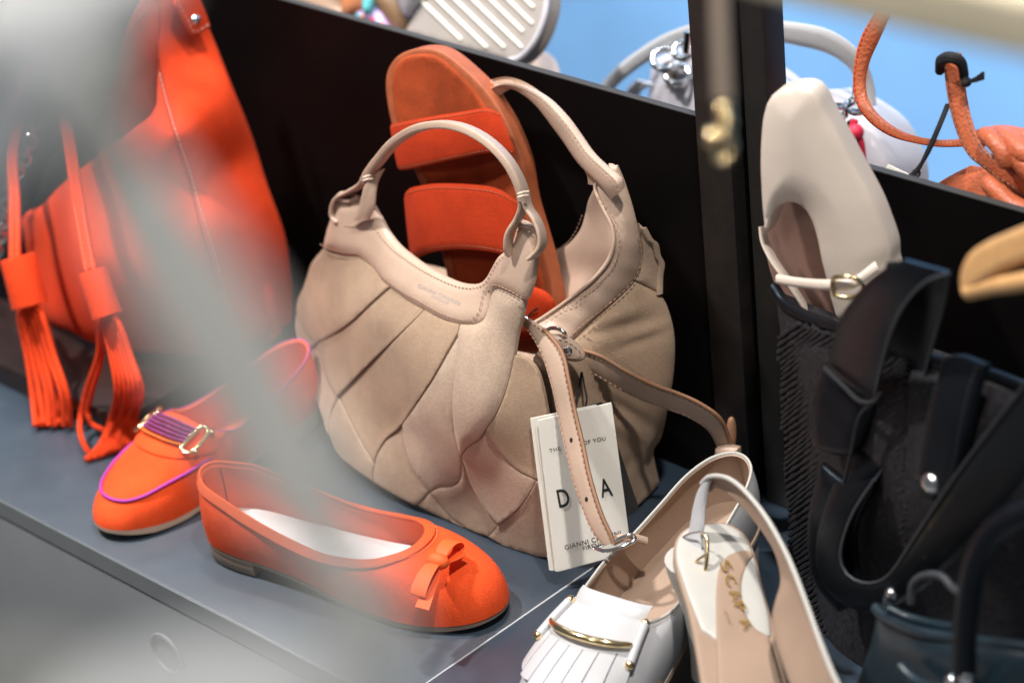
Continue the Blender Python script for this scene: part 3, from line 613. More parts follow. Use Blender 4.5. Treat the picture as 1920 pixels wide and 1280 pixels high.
# ---------------------------------------------------------------- hang tag
tg = thing("hang_tag", "cream paper swing tag with black lettering hanging in front of the beige suede bag", "tag", at(1090, 900, y=.18))
TP = Flat(at(997, 785, y=.181), at(1147, 755, y=.222), at(1040, 1073, y=.1645))
def quad(p): return ed([[p[i], ((p[i][0]+p[(i+1) % 4][0])/2, (p[i][1]+p[(i+1) % 4][1])/2), p[(i+1) % 4]] for i in range(4)])
v, f = sheet_vf(quad([(1008, 788), (1147, 754), (1184, 1035), (1041, 1073)]), TP, 0.0007, 1.0, 0, 10, 14); cd = obj("card", v, f, M_card, tg, sharp=30)
TP2 = Flat(at(997, 785, y=.184), at(1147, 755, y=.2255), at(1040, 1073, y=.1668))
v, f = sheet_vf(quad([(994, 784), (1120, 758), (1165, 1040), (1030, 1071)]), TP2, 0.0007, 1.0, 0, 10, 14); obj("card", v, f, M_card, tg, sharp=30)
gl = cr(aty([(1003, 800, .1835), (1022, 940, .175), (1037, 1060, .1665)]), 4)-_f*.0008; v, f = tube_vf(gl, .00009, 5); obj("gilt_edge", v, f, M_goldink, cd)
TP3 = Flat(at(1010, 785, y=.190), at(1147, 755, y=.231), at(1060, 1060, y=.173))
v, f = sheet_vf(quad([(1030, 782), (1131, 752), (1199, 955), (1096, 1010)]), TP3, 0.0006, 1.0, 0, 10, 14); obj("black_card", v, f, M_ink, tg, sharp=30)
text_on(TP3, "60", (1184, 978), (1193, 976), 7, .0006, M_palebag, "lettering", tg) if False else None
lft = .0005
text_on(TP, "THE", (1031, 848), (1052, 843), 7, lft, M_ink, "lettering", cd, 1.15, .004); text_on(TP, "DNA", (1060, 842), (1086, 835), 7, lft, M_ink, "lettering", cd, 1.15, .004)
text_on(TP, "OF YOU", (1094, 833), (1136, 824), 7, lft, M_ink, "lettering", cd, 1.15, .004)
text_on(TP, "D", (1049, 951), (1070, 947), 34, lft, M_ink, "lettering", cd, 1.0, .012); text_on(TP, "N", (1086, 942), (1108, 937), 34, lft, M_ink, "lettering", cd, 1.0, .012); text_on(TP, "A", (1128, 932), (1150, 927), 34, lft, M_ink, "lettering", cd, 1.0, .012)
text_on(TP, "GIANNI CHIARINI", (1060, 1030), (1165, 1002), 9, lft, M_ink, "lettering", cd, 1.12, .006)
text_on(TP, "FIRENZE", (1094, 1031), (1138, 1020), 8, lft, M_ink, "lettering", cd, 1.1, .006)
mb = MB()
for pts in ([(1090, 697, .240), (1086, 725, .236), (1080, 750, .226), (1078, 765, .217)], [(1091, 697, .240), (1096, 725, .236), (1100, 745, .230), (1098, 765, .221)], [(1078, 757, .2155), (1072, 765, .212), (1078, 772, .210), (1084, 768, .213)]):
    mb.add(*tube_vf(cr(aty(pts), 6), .0008, 6))
obj("cord", *mb.out(), M_cord, tg)
# ---------------------------------------------------------------- shoes: shared builder
class Last:
    """shoe frame: t runs heel (0) to toe (1), lat to the left of the walking direction, z up, all in metres"""
    def __init__(s, heel, toe, scale=1.0):
        s.o = np.array(heel, float); d = np.array(toe, float)-s.o; d[2] = 0; s.L = np.linalg.norm(d); s.x = d/s.L; s.y = np.cross([0, 0, 1.0], s.x)
    def w(s, t, lat, z): return s.o+np.asarray(t)[..., None]*s.L*s.x+np.asarray(lat)[..., None]*s.y+np.asarray(z)[..., None]*np.array([0, 0, 1.0])
    def upper(s, rows, mask=None, sub=6, nv=12, thick=0.0018):
        """rows toe->heel for one side: (tB,latB,zB, tM,latM,zM, tT,latT,zT); mirrored to the other side"""
        rows = np.array(rows, float); n = len(rows); mir = rows[1:-1][::-1].copy()
        mir[:, [1, 4, 7]] *= -1; ring = np.concatenate([rows, mir])
        c = cr(ring, sub, True); s.n = len(c); s.c = c
        s.B = s.w(c[:, 0], c[:, 1], c[:, 2]); s.M = s.w(c[:, 3], c[:, 4], c[:, 5]); s.T = s.w(c[:, 6], c[:, 7], c[:, 8])
        v = np.linspace(0, 1, nv+1)[None, :, None]
        s.G = s.B[:, None]*(1-v)**2+2*s.M[:, None]*v*(1-v)+s.T[:, None]*v**2
        return s.G
    def pt(s, i, v, lift=0.0):
        i = np.atleast_1d(np.asarray(i, float)) % s.n; v = np.atleast_1d(np.asarray(v, float)); i0 = np.floor(i).astype(int) % s.n; fr = (i-np.floor(i))[:, None]
        def g(ii, vv):
            q = lambda a: a[ii % s.n]
            return q(s.B)*((1-vv)**2)[:, None]+2*q(s.M)*(vv*(1-vv))[:, None]+q(s.T)*(vv**2)[:, None]
        def p(ii, vv):
            j = np.floor(ii).astype(int); f = (ii-np.floor(ii))[:, None]; return g(j, vv)*(1-f)+g(j+1, vv)*f
        P = p(i, v)
        if lift:
            du = p(i+0.5, v)-p(i-0.5, v); dv = p(i, v+.01)-p(i, v-.01); N = np.cross(du, dv); N /= np.linalg.norm(N, axis=1)[:, None]+1e-12
            ctr = s.w(np.array([.5]), np.array([0.]), np.array([0.0]))[0]
            sg = np.sign((N*(P-ctr)).sum(1)); sg = np.where(np.abs(N[:, 2]) > 0.5, np.sign(N[:, 2]), sg); P = P+N*sg[:, None]*lift
        return P
    def shell(s, name, m, m2, par, i0=None, i1=None, v0=0.0, v1=1.0, nv=12, thick=0.0018):
        idx = np.arange(s.n+1) if i0 is None else np.linspace(i0, i1, int(abs(i1-i0))+1)
        vs = np.linspace(v0, v1, nv+1); G = np.stack([s.pt(idx, np.full(len(idx), v)) for v in vs], 1)
        ctr_in = np.stack([s.pt(idx, np.full(len(idx), v), -thick) for v in np.clip(vs, .02, .98)], 1)
        m_ = nv+1; N_ = len(idx); V = np.concatenate([G.reshape(-1, 3), ctr_in.reshape(-1, 3)]); o = N_*m_; F = []; k0 = 0
        closed = i0 is None
        for i in range(N_-1):
            for j in range(nv):
                a = i*m_+j; F.append([a, a+1, a+m_+1, a+m_])
        k0 = len(F)
        for i in range(N_-1):
            for j in range(nv):
                a = i*m_+j; F.append([o+a, o+a+m_, o+a+m_+1, o+a+1])
            a = i*m_+nv; F.append([a, o+a, o+a+m_, a+m_])
        if not closed:
            for i in (0, N_-1):
                for j in range(nv):
                    a = i*m_+j; F.append([a, a+1, o+a+1, o+a])
        me = obj(name, V, F, m, par, m2=m2)
        for q in list(me.data.polygons)[k0:]: q.material_index = 1
        if closed:
            bm = bmesh.new(); bm.from_mesh(me.data); bmesh.ops.remove_doubles(bm, verts=bm.verts, dist=1e-6); bm.to_mesh(me.data); bm.free()
        return me
    def solid(s, name, ring, zt, zb, m, par, grow=0.0, keep=None):
        """slab between two heights under the sole outline; zt, zb functions of t"""
        c = ring; n = len(c); d = np.roll(c, -1, 0)-np.roll(c, 1, 0); d[:, 0] *= s.L; ln = np.linalg.norm(d[:, :2], axis=1)[:, None]+1e-9
        nn = np.stack([d[:, 1], -d[:, 0]], 1)/ln; cc = c[:, :2].copy(); area = (c[:, 0]*np.roll(c[:, 1], -1)-np.roll(c[:, 0], -1)*c[:, 1]).sum()
        sg = 1 if area > 0 else -1; cc[:, 0] += sg*nn[:, 0]*grow/s.L; cc[:, 1] += sg*nn[:, 1]*grow
        if keep:
            k_ = cc[:, 0] <= keep[1]; cc = cc[k_]; n = len(cc)
        rings = [(0.0, 0.94), (0.12, 1.0), (0.88, 1.0), (1.0, 0.97)]; V = []; ct = cc.mean(0)
        for q, k in rings:
            zz = zb(cc[:, 0])*(1-q)+zt(cc[:, 0])*q; V.append(s.w(ct[0]+(cc[:, 0]-ct[0])*(1-(1-k)*.4), ct[1]+(cc[:, 1]-ct[1])*k, zz))
        V = np.concatenate(V); F = [[r*n+i, r*n+(i+1) % n, (r+1)*n+(i+1) % n, (r+1)*n+i] for r in range(3) for i in range(n)]
        for r in (0, 3):
            for i in range(n//2):
                a, b, c_, d_ = (i, i+1, n-2-i, n-1-i) if keep else (i, i+1, (n-i-1) % n, (n-i) % n)
                q = [r*n+a, r*n+b, r*n+c_, r*n+d_]
                q = list(dict.fromkeys(q))
                if len(q) >= 3: F.append(q)
        return obj(name, V, F, m, par)
f_ = lambda *p: (lambda t: np.interp(t, [a for a, b in p], [b for a, b in p]))

# ---------------------------------------------------------------- orange ballet flat
def hx(p, q): return np.array(p), np.array(q)
heel, toe = at(400, 990, z=.014), at(944, 1130, z=.014)
fl = thing("ballet_flat", "orange suede ballet flat with ribbon bow and white insole at the front of the shelf", "shoe", (heel[0], heel[1], 0))
S = Last((heel[0], heel[1], 0), toe)
W = 1.0
rows = [ # tB latB zB      tM  latM zM        tT latT zT
 (1.0, 0, .010,  1.00, 0, .047,  .735, 0, .048), (.985, -.014, .010, .985, -.012, .047, .732, -.008, .0478), (.945, -.0255, .009, .94, -.024, .046, .722, -.0155, .0475), (.87, -.034, .007, .86, -.034, .044, .70, -.0225, .0465),
 (.78, -.0385, .006, .76, -.040, .041, .655, -.0290, .0435), (.67, -.0385, .006, .65, -.041, .039, .58, -.0320, .0405), (.54, -.034, .008, .53, -.0375, .038, .48, -.0322, .0395), (.40, -.029, .012, .39, -.034, .040, .36, -.0298, .0440),
 (.26, -.0275, .015, .25, -.0335, .042, .235, -.0268, .0520), (.14, -.0265, .016, .13, -.032, .046, .13, -.0235, .0605), (.055, -.021, .016, .045, -.026, .046, .055, -.017, .063), (.012, -.011, .016, .0, -.013, .046, .018, -.009, .066), (0, 0, .016, -.012, 0, .046, .008, 0, .067)]
S.upper(rows)
up = S.shell("upper", M_orsuede, M_orlin, fl)
S.solid("sole", S.c, f_((0, .0158), (.25, .0150), (.5, .0078), (.75, .0058), (1, .0098)), f_((0, .0125), (.25, .0115), (.5, .0045), (.75, .0008), (.88, .0022), (1, .0068)), M_sole, fl, -0.0004)
S.solid("heel", S.c[:, :], f_((0, .013), (1, .013)), f_((0, .0006), (1, .0006)), M_sole, fl, -0.001, keep=(0.004, .235))
S.solid("insole", S.c, f_((0, .026), (.3, .023), (.55, .0175), (.8, .0155), (1, .016)), f_((0, .0165), (.3, .0145), (.55, .009), (.8, .0075), (1, .011)), M_whlin, fl, -0.0028)
tp = S.T
rg = S.pt(np.arange(S.n), np.full(S.n, .965), .0009)
v, f = sweep_vf(rg, rrect(.0078, .0022, .0009), S.pt(np.arange(S.n), np.full(S.n, 1.0))-S.pt(np.arange(S.n), np.full(S.n, .9)), True); trim = obj("binding", v, f, M_grosgrain, fl)
stitches("stitching", [S.pt(np.arange(0, S.n+1), np.full(S.n+1, .915), .0016)], M_peach, trim, .0026, .0017, .0003)
sm = S.pt(np.full(12, 62.0), np.linspace(0.05, .95, 12), -.0022); 
v, f = tube_vf(S.pt(np.full(12, S.n/2.), np.linspace(.03, .93, 12), .0004), .0006, 6); obj("back_seam", v, f, M_orlin, fl)
v, f = tube_vf(S.pt(np.full(12, 80.0), np.linspace(.08, .93, 12), -.0022), .0005, 6); obj("side_seam", v, f, M_footbed, fl)
KB = at(822, 1056, z=.0565); lat = -S.y if (-S.y) @ (CAM-KB) > 0 else S.y
bow = obj("bow", *ball_vf(KB+np.array([0, 0, .002]), (.0058, .0085, .0058), 16, 12, [lat, S.x, [0, 0, 1]]), M_rib, fl)
def bow_strip(name, prof, widths, skew=0.0, drop=.30, th=.0010):
    pr = cr(np.array(prof, float)*[.9, .85], 7); u = np.linspace(0, 1, len(pr)); wd = np.interp(u, np.linspace(0, 1, len(widths)), widths)
    C = KB+lat*pr[:, :1]+np.array([0, 0, 1.0])*(pr[:, 1:2]-np.abs(pr[:, :1])*drop)+S.x*(pr[:, :1]*skew)
    v, f = ribbon_vf(C+S.x*wd[:, None]*.42, C-S.x*wd[:, None]*.42, th, 6); return obj(name, v, f, M_rib, bow)
bow_strip("bow_loop", [(.002, .003), (.010, .0085), (.021, .0105), (.030, .0085), (.0345, .0045), (.032, .0010), (.020, .0000), (.002, -.001)], [.008, .012, .014, .0145, .0145, .014, .012, .008], .06)
bow_strip("bow_loop", [(-.002, .003), (-.010, .0095), (-.020, .0125), (-.028, .0110), (-.0315, .0070), (-.029, .0030), (-.018, .0010), (-.002, -.001)], [.008, .012, .014, .0145, .0145, .014, .012, .008], .10)
bow_strip("bow_tail", [(.001, -.001), (.014, -.0005), (.028, .0005), (.041, .0000)], [.008, .011, .0125, .013], .22)
bow_strip("bow_tail", [(-.001, -.001), (-.014, .001), (-.027, .003)], [.008, .011, .0125], -.16)

# ---------------------------------------------------------------- orange loafer
def loafer(name, label, heel, toe):
    th = thing(name, label, "shoe", (heel[0], heel[1], 0))
    S = Last((heel[0], heel[1], 0), toe)
    rows = [(1.0, 0, .011, 1.0, 0, .040, .58, 0, .068), (.985, -.014, .011, .985, -.014, .040, .58, -.012, .067), (.945, -.0255, .010, .94, -.027, .041, .573, -.0225, .064), (.87, -.0345, .008, .855, -.038, .041, .56, -.0290, .060),
      (.78, -.039, .0065, .76, -.044, .038, .525, -.0310, .058), (.67, -.039, .0065, .64, -.044, .034, .485, -.0325, .053), (.56, -.0355, .008, .53, -.040, .033, .43, -.0325, .051), (.42, -.030, .012, .42, -.0355, .036, .36, -.0300, .053),
      (.26, -.0275, .015, .26, -.0335, .042, .24, -.0265, .058), (.14, -.0265, .016, .14, -.032, .046, .135, -.0235, .065), (.055, -.021, .016, .05, -.026, .046, .058, -.0175, .070), (.012, -.011, .016, .0, -.013, .046, .02, -.009, .0725), (0, 0, .016, -.012, 0, .046, .010, 0, .074)]
    rows = [tuple(q*(.9 if k in (1, 4, 7) else .9 if k in (5, 8) else 1) for k, q in enumerate(r)) for r in rows]
    S.upper(rows)
    S.shell("upper", M_orsuede, M_orlin, th, thick=.002)
    S.solid("sole", S.c, f_((0, .0165), (.25, .0155), (.5, .0095), (.75, .007), (1, .0115)), f_((0, .0125), (.25, .0115), (.5, .005), (.75, .0008), (.88, .002), (1, .0078)), M_solel, th, 0.0)
    S.solid("heel", S.c, f_((0, .013), (1, .013)), f_((0, .0006), (1, .0006)), M_solel, th, -0.001, keep=(.004, .235))
    S.solid("insole", S.c, f_((0, .0205), (.3, .0185), (.55, .0125), (.8, .010), (1, .013)), f_((0, .0165), (.3, .0145), (.55, .009), (.8, .0075), (1, .011)), M_orlin, th, -0.001)
    n = S.n; k = 27
    ii = np.linspace(-k, k, 70); vv = 0.50-0.13*np.exp(-(ii/14.)**4)+.20*np.clip((np.abs(ii)-12)/(k-12), 0, 1)**1.3
    P = S.pt(ii, vv, .0012); v, f = tube_vf(P, .0013, 8, scale=np.clip((k-np.abs(ii))/3+.3, 0, 1)); obj("piping", v, f, M_purple, th)
    tr_ = S.pt(np.arange(S.n), np.full(S.n, .99), .0006); v, f = tube_vf(tr_[12:-11], .0006, 6); obj("topline_binding", v, f, M_purple, th)
    # saddle band over the instep, braid and metal bit
    def band(v0, v1, i0, i1, lift, thick, m, nm, par, nn=40):
        i = np.linspace(i0, i1, nn); A = S.pt(i, np.full(nn, v0), lift); B = S.pt(i, np.full(nn, v1), lift); v, f = ribbon_vf(A, B, thick, 6, .0008, (0, -.3, .95)); return obj(nm, v, f, m, par)
    sad = band(.76, .985, -27, 27, .0022, .0022, M_orsuede, "saddle_band", th)
    mb = MB(); 
    for q, mm in ((0, M_braidp), (1, M_braido)):
        mb = MB()
        for r in ((0, 1, 2, 3, 4) if q == 0 else (0,)):
            vv = (.865+r*.022) if q == 0 else .84
            c = S.pt(np.linspace(-13, 13, 60), np.full(60, vv), .0052); t = np.linspace(0, 60, 60)
            for ph in (0, 2.1, 4.2):
                c2 = c+np.stack([np.cos(t+ph), np.sin(t+ph), np.cos(t+ph+1)], 1)*.0006; mb.add(*tube_vf(c2, .0010, 5))
        obj("braid", *mb.out(), mm, sad)
    for sg in (-1, 1):
        c = [S.pt(sg*a, b, .0058)[0] for a, b in ((13, .82), (13, .975), (17.5, .96), (17.5, .80))]; bit = obj("bit", *sweep_vf(cr(np.array(c), 5, True), rrect(.0034, .0024), None, True), M_gold, sad)
        for a, b in ((17.5, .80), (17.8, .97)):
            obj("bit_end", *ball_vf(S.pt(sg*(a+1), b, .0055)[0], .0026), M_gold, bit)
    return th
lo1 = loafer("suede_loafer", "orange suede loafer with magenta piping and gold bit, left of the ballet flat", (-.217, .236, 0), (-.211, .012, .0))

# ---------------------------------------------------------------- orange slide sandal standing inside the bag
sl = thing("slide_sandal", "rust orange suede slide sandal with two wide straps, standing upright in the beige bag", "sandal", (-.06, .29, .01))
Q = [at(760, 95, y=.303), at(990, 590, y=.285), at(930, 165, y=.312)]
PS0 = Flat(*Q); 
outer = cr([(733, 232), (725, 190), (722, 158), (727, 130), (743, 107), (770, 94), (801, 91), (832, 100), (871, 130), (910, 169), (942, 216), (965, 263), (981, 310), (991, 372), (1008, 431), (1022, 480), (1040, 560), (1046, 620), (1010, 660), (900, 640), (850, 560), (826, 470), (800, 380), (776, 320), (750, 275)], 5, True)
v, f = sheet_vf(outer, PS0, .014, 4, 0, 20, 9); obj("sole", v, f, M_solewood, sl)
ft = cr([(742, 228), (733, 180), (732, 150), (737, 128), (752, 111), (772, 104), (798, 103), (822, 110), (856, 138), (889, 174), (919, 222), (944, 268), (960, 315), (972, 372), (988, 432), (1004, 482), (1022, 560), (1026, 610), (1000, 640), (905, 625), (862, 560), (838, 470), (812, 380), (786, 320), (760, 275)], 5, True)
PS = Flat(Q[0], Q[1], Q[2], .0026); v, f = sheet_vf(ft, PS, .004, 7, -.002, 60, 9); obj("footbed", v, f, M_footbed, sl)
def arch(A, B, hgt, name):
    a = resample_pair(np.c_[np.array(A, float), np.zeros(len(A))], 34)[:, :2]; b = resample_pair(np.c_[np.array(B, float), np.zeros(len(B))], 34)[:, :2]
    t = np.linspace(0, 1, 34); h = hgt*np.sin(np.pi*np.clip(t*.93+.0, 0, 1))**.55
    pa = PS(a[:, 0], a[:, 1]); pb = PS(b[:, 0], b[:, 1])
    pull = lambda p: (CAM-p)/np.linalg.norm(CAM-p, axis=1)[:, None]
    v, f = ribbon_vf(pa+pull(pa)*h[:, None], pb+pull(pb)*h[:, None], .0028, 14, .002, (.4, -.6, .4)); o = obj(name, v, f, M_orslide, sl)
    k = .06; e1 = (pa+pull(pa)*h[:, None])*(1-k)+(pb+pull(pb)*h[:, None])*k+np.array([.4, -.6, .4])*.0012; e2 = (pa+pull(pa)*h[:, None])*k+(pb+pull(pb)*h[:, None])*(1-k)+np.array([.4, -.6, .4])*.0012
    stitches("stitching", [e1[1:-1], e2[1:-1]], M_brown, o, .0032, .002, .0003)
arch([(731, 234), (770, 226), (813, 218), (865, 210), (911, 203), (938, 212)], [(746, 319), (762, 319), (800, 311), (860, 298), (920, 287), (968, 290)], .020, "strap")
arch([(757, 364), (766, 354), (790, 348), (817, 345), (871, 346), (930, 354), (976, 380)], [(770, 487), (780, 485), (800, 476), (826, 470), (870, 468), (934, 476), (1000, 500)], .026, "strap")
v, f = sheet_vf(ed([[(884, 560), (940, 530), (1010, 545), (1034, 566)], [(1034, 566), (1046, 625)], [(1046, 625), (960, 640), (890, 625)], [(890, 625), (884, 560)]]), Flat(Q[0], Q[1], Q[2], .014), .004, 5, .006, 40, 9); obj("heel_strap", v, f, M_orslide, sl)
sc_ = cr([(986, 600), (996, 586), (1008, 578)], 4); v, f = tube_vf(Flat(Q[0], Q[1], Q[2], .0215)(sc_[:, 0], sc_[:, 1]), .0008, 6); obj("lettering_mark", v, f, M_ink, sl)

# ---------------------------------------------------------------- big orange suede bag with tassels
ob = thing("suede_tote", "large red orange suede tote with two hanging tassels at the left of the shelf", "handbag", (-.42, .23, .022))
OB = Bulge([(100, 480, .185), (300, 400, .215), (365, 420, .215), (545, 500, .30), (430, 300, .275), (330, 0, .275), (290, 190, .235), (400, 60, .305), (200, 290, .215), (60, 395, .205), (15, 480, .235), (60, 590, .19), (190, 648, 'z', .030), (120, 616, 'z', .030), (300, 655, 'z', .028), (540, 620, 'z', .026), (410, 640, .205), (440, 170, .298), (180, 480, .165), (500, 350, .298), (330, 250, .222), (548, 570, .300)], zmin=.0235)
fr = ed([[(284, -60), (288, 0), (293, 95), (291, 160), (290, 195)], [(290, 195), (276, 218), (250, 238), (205, 275), (150, 315), (110, 348), (75, 385), (48, 396)], [(48, 396), (25, 430), (12, 470), (12, 530), (40, 585), (70, 600)], [(70, 600), (120, 618), (190, 649), (300, 664), (425, 664)], [(425, 664), (418, 600), (395, 500), (372, 420), (350, 335), (322, 245), (300, 150), (292, 60), (292, -60)], [(292, -60), (284, -60)]])
def obw(x, y):
    g = lambda cx, cy, a, w, l: np.exp(-(((x-cx)*math.cos(a)+(y-cy)*math.sin(a))/l)**2-((-(x-cx)*math.sin(a)+(y-cy)*math.cos(a))/w)**2)
    return .1*(-.006*g(165, 470, 1.35, 16, 90)+.005*g(95, 470, 1.3, 22, 80)-.005*g(60, 520, 1.2, 12, 50)+.004*g(250, 260, .7, 20, 60)-.004*g(505, 500, 1.2, 14, 50)+.003*g(470, 480, 1.2, 18, 60))+wobble(31, .0006, 70)(x, y)
v, f = sheet_vf(fr, OB, .004, 5, .003, 30, 11, 0, obw); obf = obj("front_panel", v, f, M_orbag, ob)
sd = ed([[(293, -60), (293, 60), (301, 150), (323, 245), (351, 335), (373, 420), (396, 500), (419, 600), (426, 664)], [(426, 664), (490, 640), (546, 606)], [(546, 606), (549, 570), (546, 515), (534, 435), (502, 345), (472, 250), (438, 165), (398, 65), (368, 0), (340, -60)], [(340, -60), (293, -60)]])
v, f = sheet_vf(sd, OB, .004, 4, .003, 30, 11, 0, obw); obs = obj("side_panel", v, f, M_orbag, ob)
stitches("stitching", [onsurf(OB, [(301, 150-8), (326, 236), (356, 328), (379, 414), (402, 496), (424, 590)], .0036)], M_thread, obs, .0048, .003, .0005)
OBK = Bulge([(285, 0, .262), (200, 150, .262), (200, 280, .27), (100, 360, .28), (50, 390, .28), (250, 100, .258), (290, 200, .262)])
v, f = sheet_vf(ed([[(283, -60), (268, -20), (238, 40), (214, 100), (199, 160), (190, 240), (195, 300)], [(195, 300), (250, 260), (294, 215)], [(294, 215), (298, 100), (292, -60)], [(292, -60), (283, -60)]]), OBK, .004, 4, .003, 30, 11); bk_ = obj("back_panel", v, f, M_orbag, ob)
stitches("stitching", [onsurf(OBK, [(276, 20), (250, 50), (226, 105), (212, 160)], .004)], M_thread, bk_, .0048, .003, .0005)
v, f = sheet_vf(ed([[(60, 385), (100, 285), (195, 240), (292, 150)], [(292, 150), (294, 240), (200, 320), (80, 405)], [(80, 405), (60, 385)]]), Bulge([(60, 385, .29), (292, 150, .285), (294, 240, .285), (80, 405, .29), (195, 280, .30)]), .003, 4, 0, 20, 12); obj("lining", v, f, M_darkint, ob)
V = []; NS = 32
for z, hx_, hy_ in ((.0235, .13, .05), (.03, .15, .06), (.08, .15, .058), (.16, .11, .03), (.17, .09, .02)):
    for k in range(NS):
        t = 2*math.pi*k/NS; V.append((-.40+hx_*math.cos(t)*.72, .262+hy_*math.sin(t)*.8, z))
obj("body", V, [[j*NS+k, j*NS+(k+1) % NS, (j+1)*NS+(k+1) % NS, (j+1)*NS+k] for j in range(4) for k in range(NS)]+[list(range(NS)), [4*NS+k for k in range(NS)]], M_orbag, ob)
tb2 = ed([[(338, -60), (332, -20), (326, 8)], [(326, 8), (346, 44), (361, 68)], [(361, 68), (380, 60), (396, 51)], [(396, 51), (385, 20), (372, -10), (352, -60)], [(352, -60), (338, -60)]])
TB = Flat(at(330, 0, y=.262), at(361, 68, y=.268), at(396, 51, y=.285)); v, f = sheet_vf(tb2, TB, .003, 3, .0006, 20, 7); tb3 = obj("tab", v, f, M_orbag, ob)
v, f = disc_vf(TB(365, 37)[0]+TB.n*.0006, TB.n, .0042, .0022, 24, .6); obj("rivet", v, f, M_silver, tb3)
stitches("stitching", [TB(*cr([(333, -10), (335, 8), (351, 38), (362, 60), (378, 54), (388, 48)], 5).T)+TB.n*.0008], M_thread, tb3, .0045, .0028, .0004)
def tassel(cord, cw, cap0, cap1, caprad, strands, yy):
    c = resample(cr(aty(cord), 6), .006); v, f = sweep_vf(c, rrect(cw, cw*.55, cw*.2), CR_); cdo = obj("tassel_cord", v, f, M_orbag, ob)
    stitches("stitching", [c+CR_*cw*.28-_f*cw*.3, c-CR_*cw*.28-_f*cw*.3], M_peach, cdo, .0045, .0028, .0004)
    a, b = at(*cap0[:2], y=cap0[2]), at(*cap1[:2], y=cap1[2]); pth = np.array([a-(b-a)*.01, a, a+(b-a)*.04, a+(b-a)*.5, a+(b-a)*.95, b, b+(b-a)*.005])
    v, f = sweep_vf(pth, circ(caprad, 20), None, scale=[.90, .97, 1, 1.0, 1.03, 1.03, .98]); ts = obj("tassel_cap", v, f, M_orbag, ob)
    for s_ in strands:
        p = cr(np.array([b-(b-a)*.1]+list(ats(s_))), 8); p[:, 2] = np.maximum(p[:, 2], .0032)
        v, f = sweep_vf(resample(p, .008), circ(.0023, 7), None); obj("tassel_strand", v, f, M_orsuede if len(s_) % 2 else M_orbag, ts)
L_ = []
for k in range(16):
    u = k/15; x0 = 36+u*40; x1 = 66+u*68; dz = .0 if k % 2 else .006
    L_.append([(x0, 590+u*-6, 'y', .118+.02*(k % 3)), ((x0*.6+x1*.4)+2, 665, 'y', .112+.015*(k % 3)), (x1-6+rng.normal(0, 2), 735, 'y', .10+.012*(k % 3)), (x1+rng.normal(0, 2), 790+(4 if k % 3 else 8), 'z', .004+dz*.4)])
L_.append([(84, 600, 'y', .15), (100, 660, 'y', .15), (122, 710, 'y', .14), (152, 738, 'y', .135)])
tassel([(75, 110, .27), (45, 180, .24), (26, 250, .20), (20, 300, .17), (25, 360, .155), (27, 420, .14), (28, 485, .125)], .0098, (33, 482, .125), (57, 572, .118), .0148, L_, .12)
R_ = []
for k in range(17):
    u = k/16; xm = 222+u*48; xe = 163+u*72; ye = 862-u*26
    R_.append([(196+u*26, 608-u*8, 'y', .105+.012*(k % 3)), (208+u*38, 665, 'y', .10+.014*(k % 3)), (xm-4, 730, 'y', .092+.012*(k % 3)), (xm-14-u*2, 785, 'z', .028-.006*(k % 2)), ((xm+xe)/2-4+u*6, 832, 'z', .010), (xe+rng.normal(0, 3), ye, 'z', .0035)])
R_.append([(186, 612, 'y', .115), (184, 665, 'y', .112), (162, 730, 'y', .105), (150, 785, 'y', .098), (152, 820, 'z', .014), (166, 848, 'z', .004)])
R_.append([(190, 612, 'y', .12), (190, 670, 'y', .118), (172, 735, 'y', .112), (164, 775, 'y', .108), (172, 795, 'z', .012), (195, 806, 'z', .006)])
tassel([(165, 40, .27), (135, 100, .25), (122, 160, .22), (122, 215, .19), (132, 270, .17), (142, 340, .15), (153, 410, .13), (170, 505, .112)], .0105, (174, 508, .110), (202, 592, .104), .0118, R_, .11)
# ---------------------------------------------------------------- white fringed loafer
wl = thing("fringed_loafer", "white leather loafer with fringe and gold bar, in front of the beige bag", "shoe", (.195, .295, 0))
S = Last((.197, .277, 0), (.240, .004, 0))
rows = [(1.0, 0, .011, 1.0, 0, .044, .645, 0, .062), (.985, -.014, .011, .985, -.014, .044, .643, -.010, .0615), (.945, -.0255, .010, .94, -.028, .043, .635, -.019, .060), (.87, -.0345, .008, .855, -.040, .041, .615, -.0265, .0575),
  (.78, -.039, .0080, .76, -.046, .038, .57, -.0315, .056), (.67, -.039, .0105, .64, -.045, .040, .52, -.0335, .057), (.56, -.0355, .016, .53, -.041, .042, .45, -.0335, .061), (.42, -.030, .026, .42, -.0355, .052, .365, -.0300, .0645),
  (.26, -.0275, .034, .26, -.0335, .061, .24, -.0265, .072), (.14, -.0265, .038, .14, -.032, .066, .135, -.0235, .079), (.055, -.021, .040, .05, -.026, .068, .058, -.0175, .083), (.012, -.011, .040, .0, -.013, .068, .02, -.009, .0850), (0, 0, .040, -.012, 0, .068, .010, 0, .0858)]
S.upper(rows); wu = S.shell("upper", M_whleather, M_pinklin, wl, thick=.002)
S.solid("sole", S.c, f_((0, .0405), (.25, .035), (.5, .021), (.75, .0095), (1, .0115)), f_((0, .0365), (.25, .031), (.5, .017), (.75, .0010), (.88, .002), (1, .0075)), M_solel, wl, 0.001)
S.solid("heel", S.c, f_((0, .037), (.25, .0315), (1, .03)), f_((0, .0006), (1, .0006)), M_palebag, wl, -0.001, keep=(.004, .23))
S.solid("insole", S.c, f_((0, .045), (.3, .037), (.55, .0215), (.8, .012), (1, .014)), f_((0, .0405), (.3, .033), (.55, .017), (.8, .0085), (1, .011)), M_pinklin, wl, -0.001)
v, f = tube_vf(S.pt(np.arange(S.n), np.full(S.n, .992), .0002), .0011, 6, True); obj("topline_binding", v, f, M_offwhite, wl)
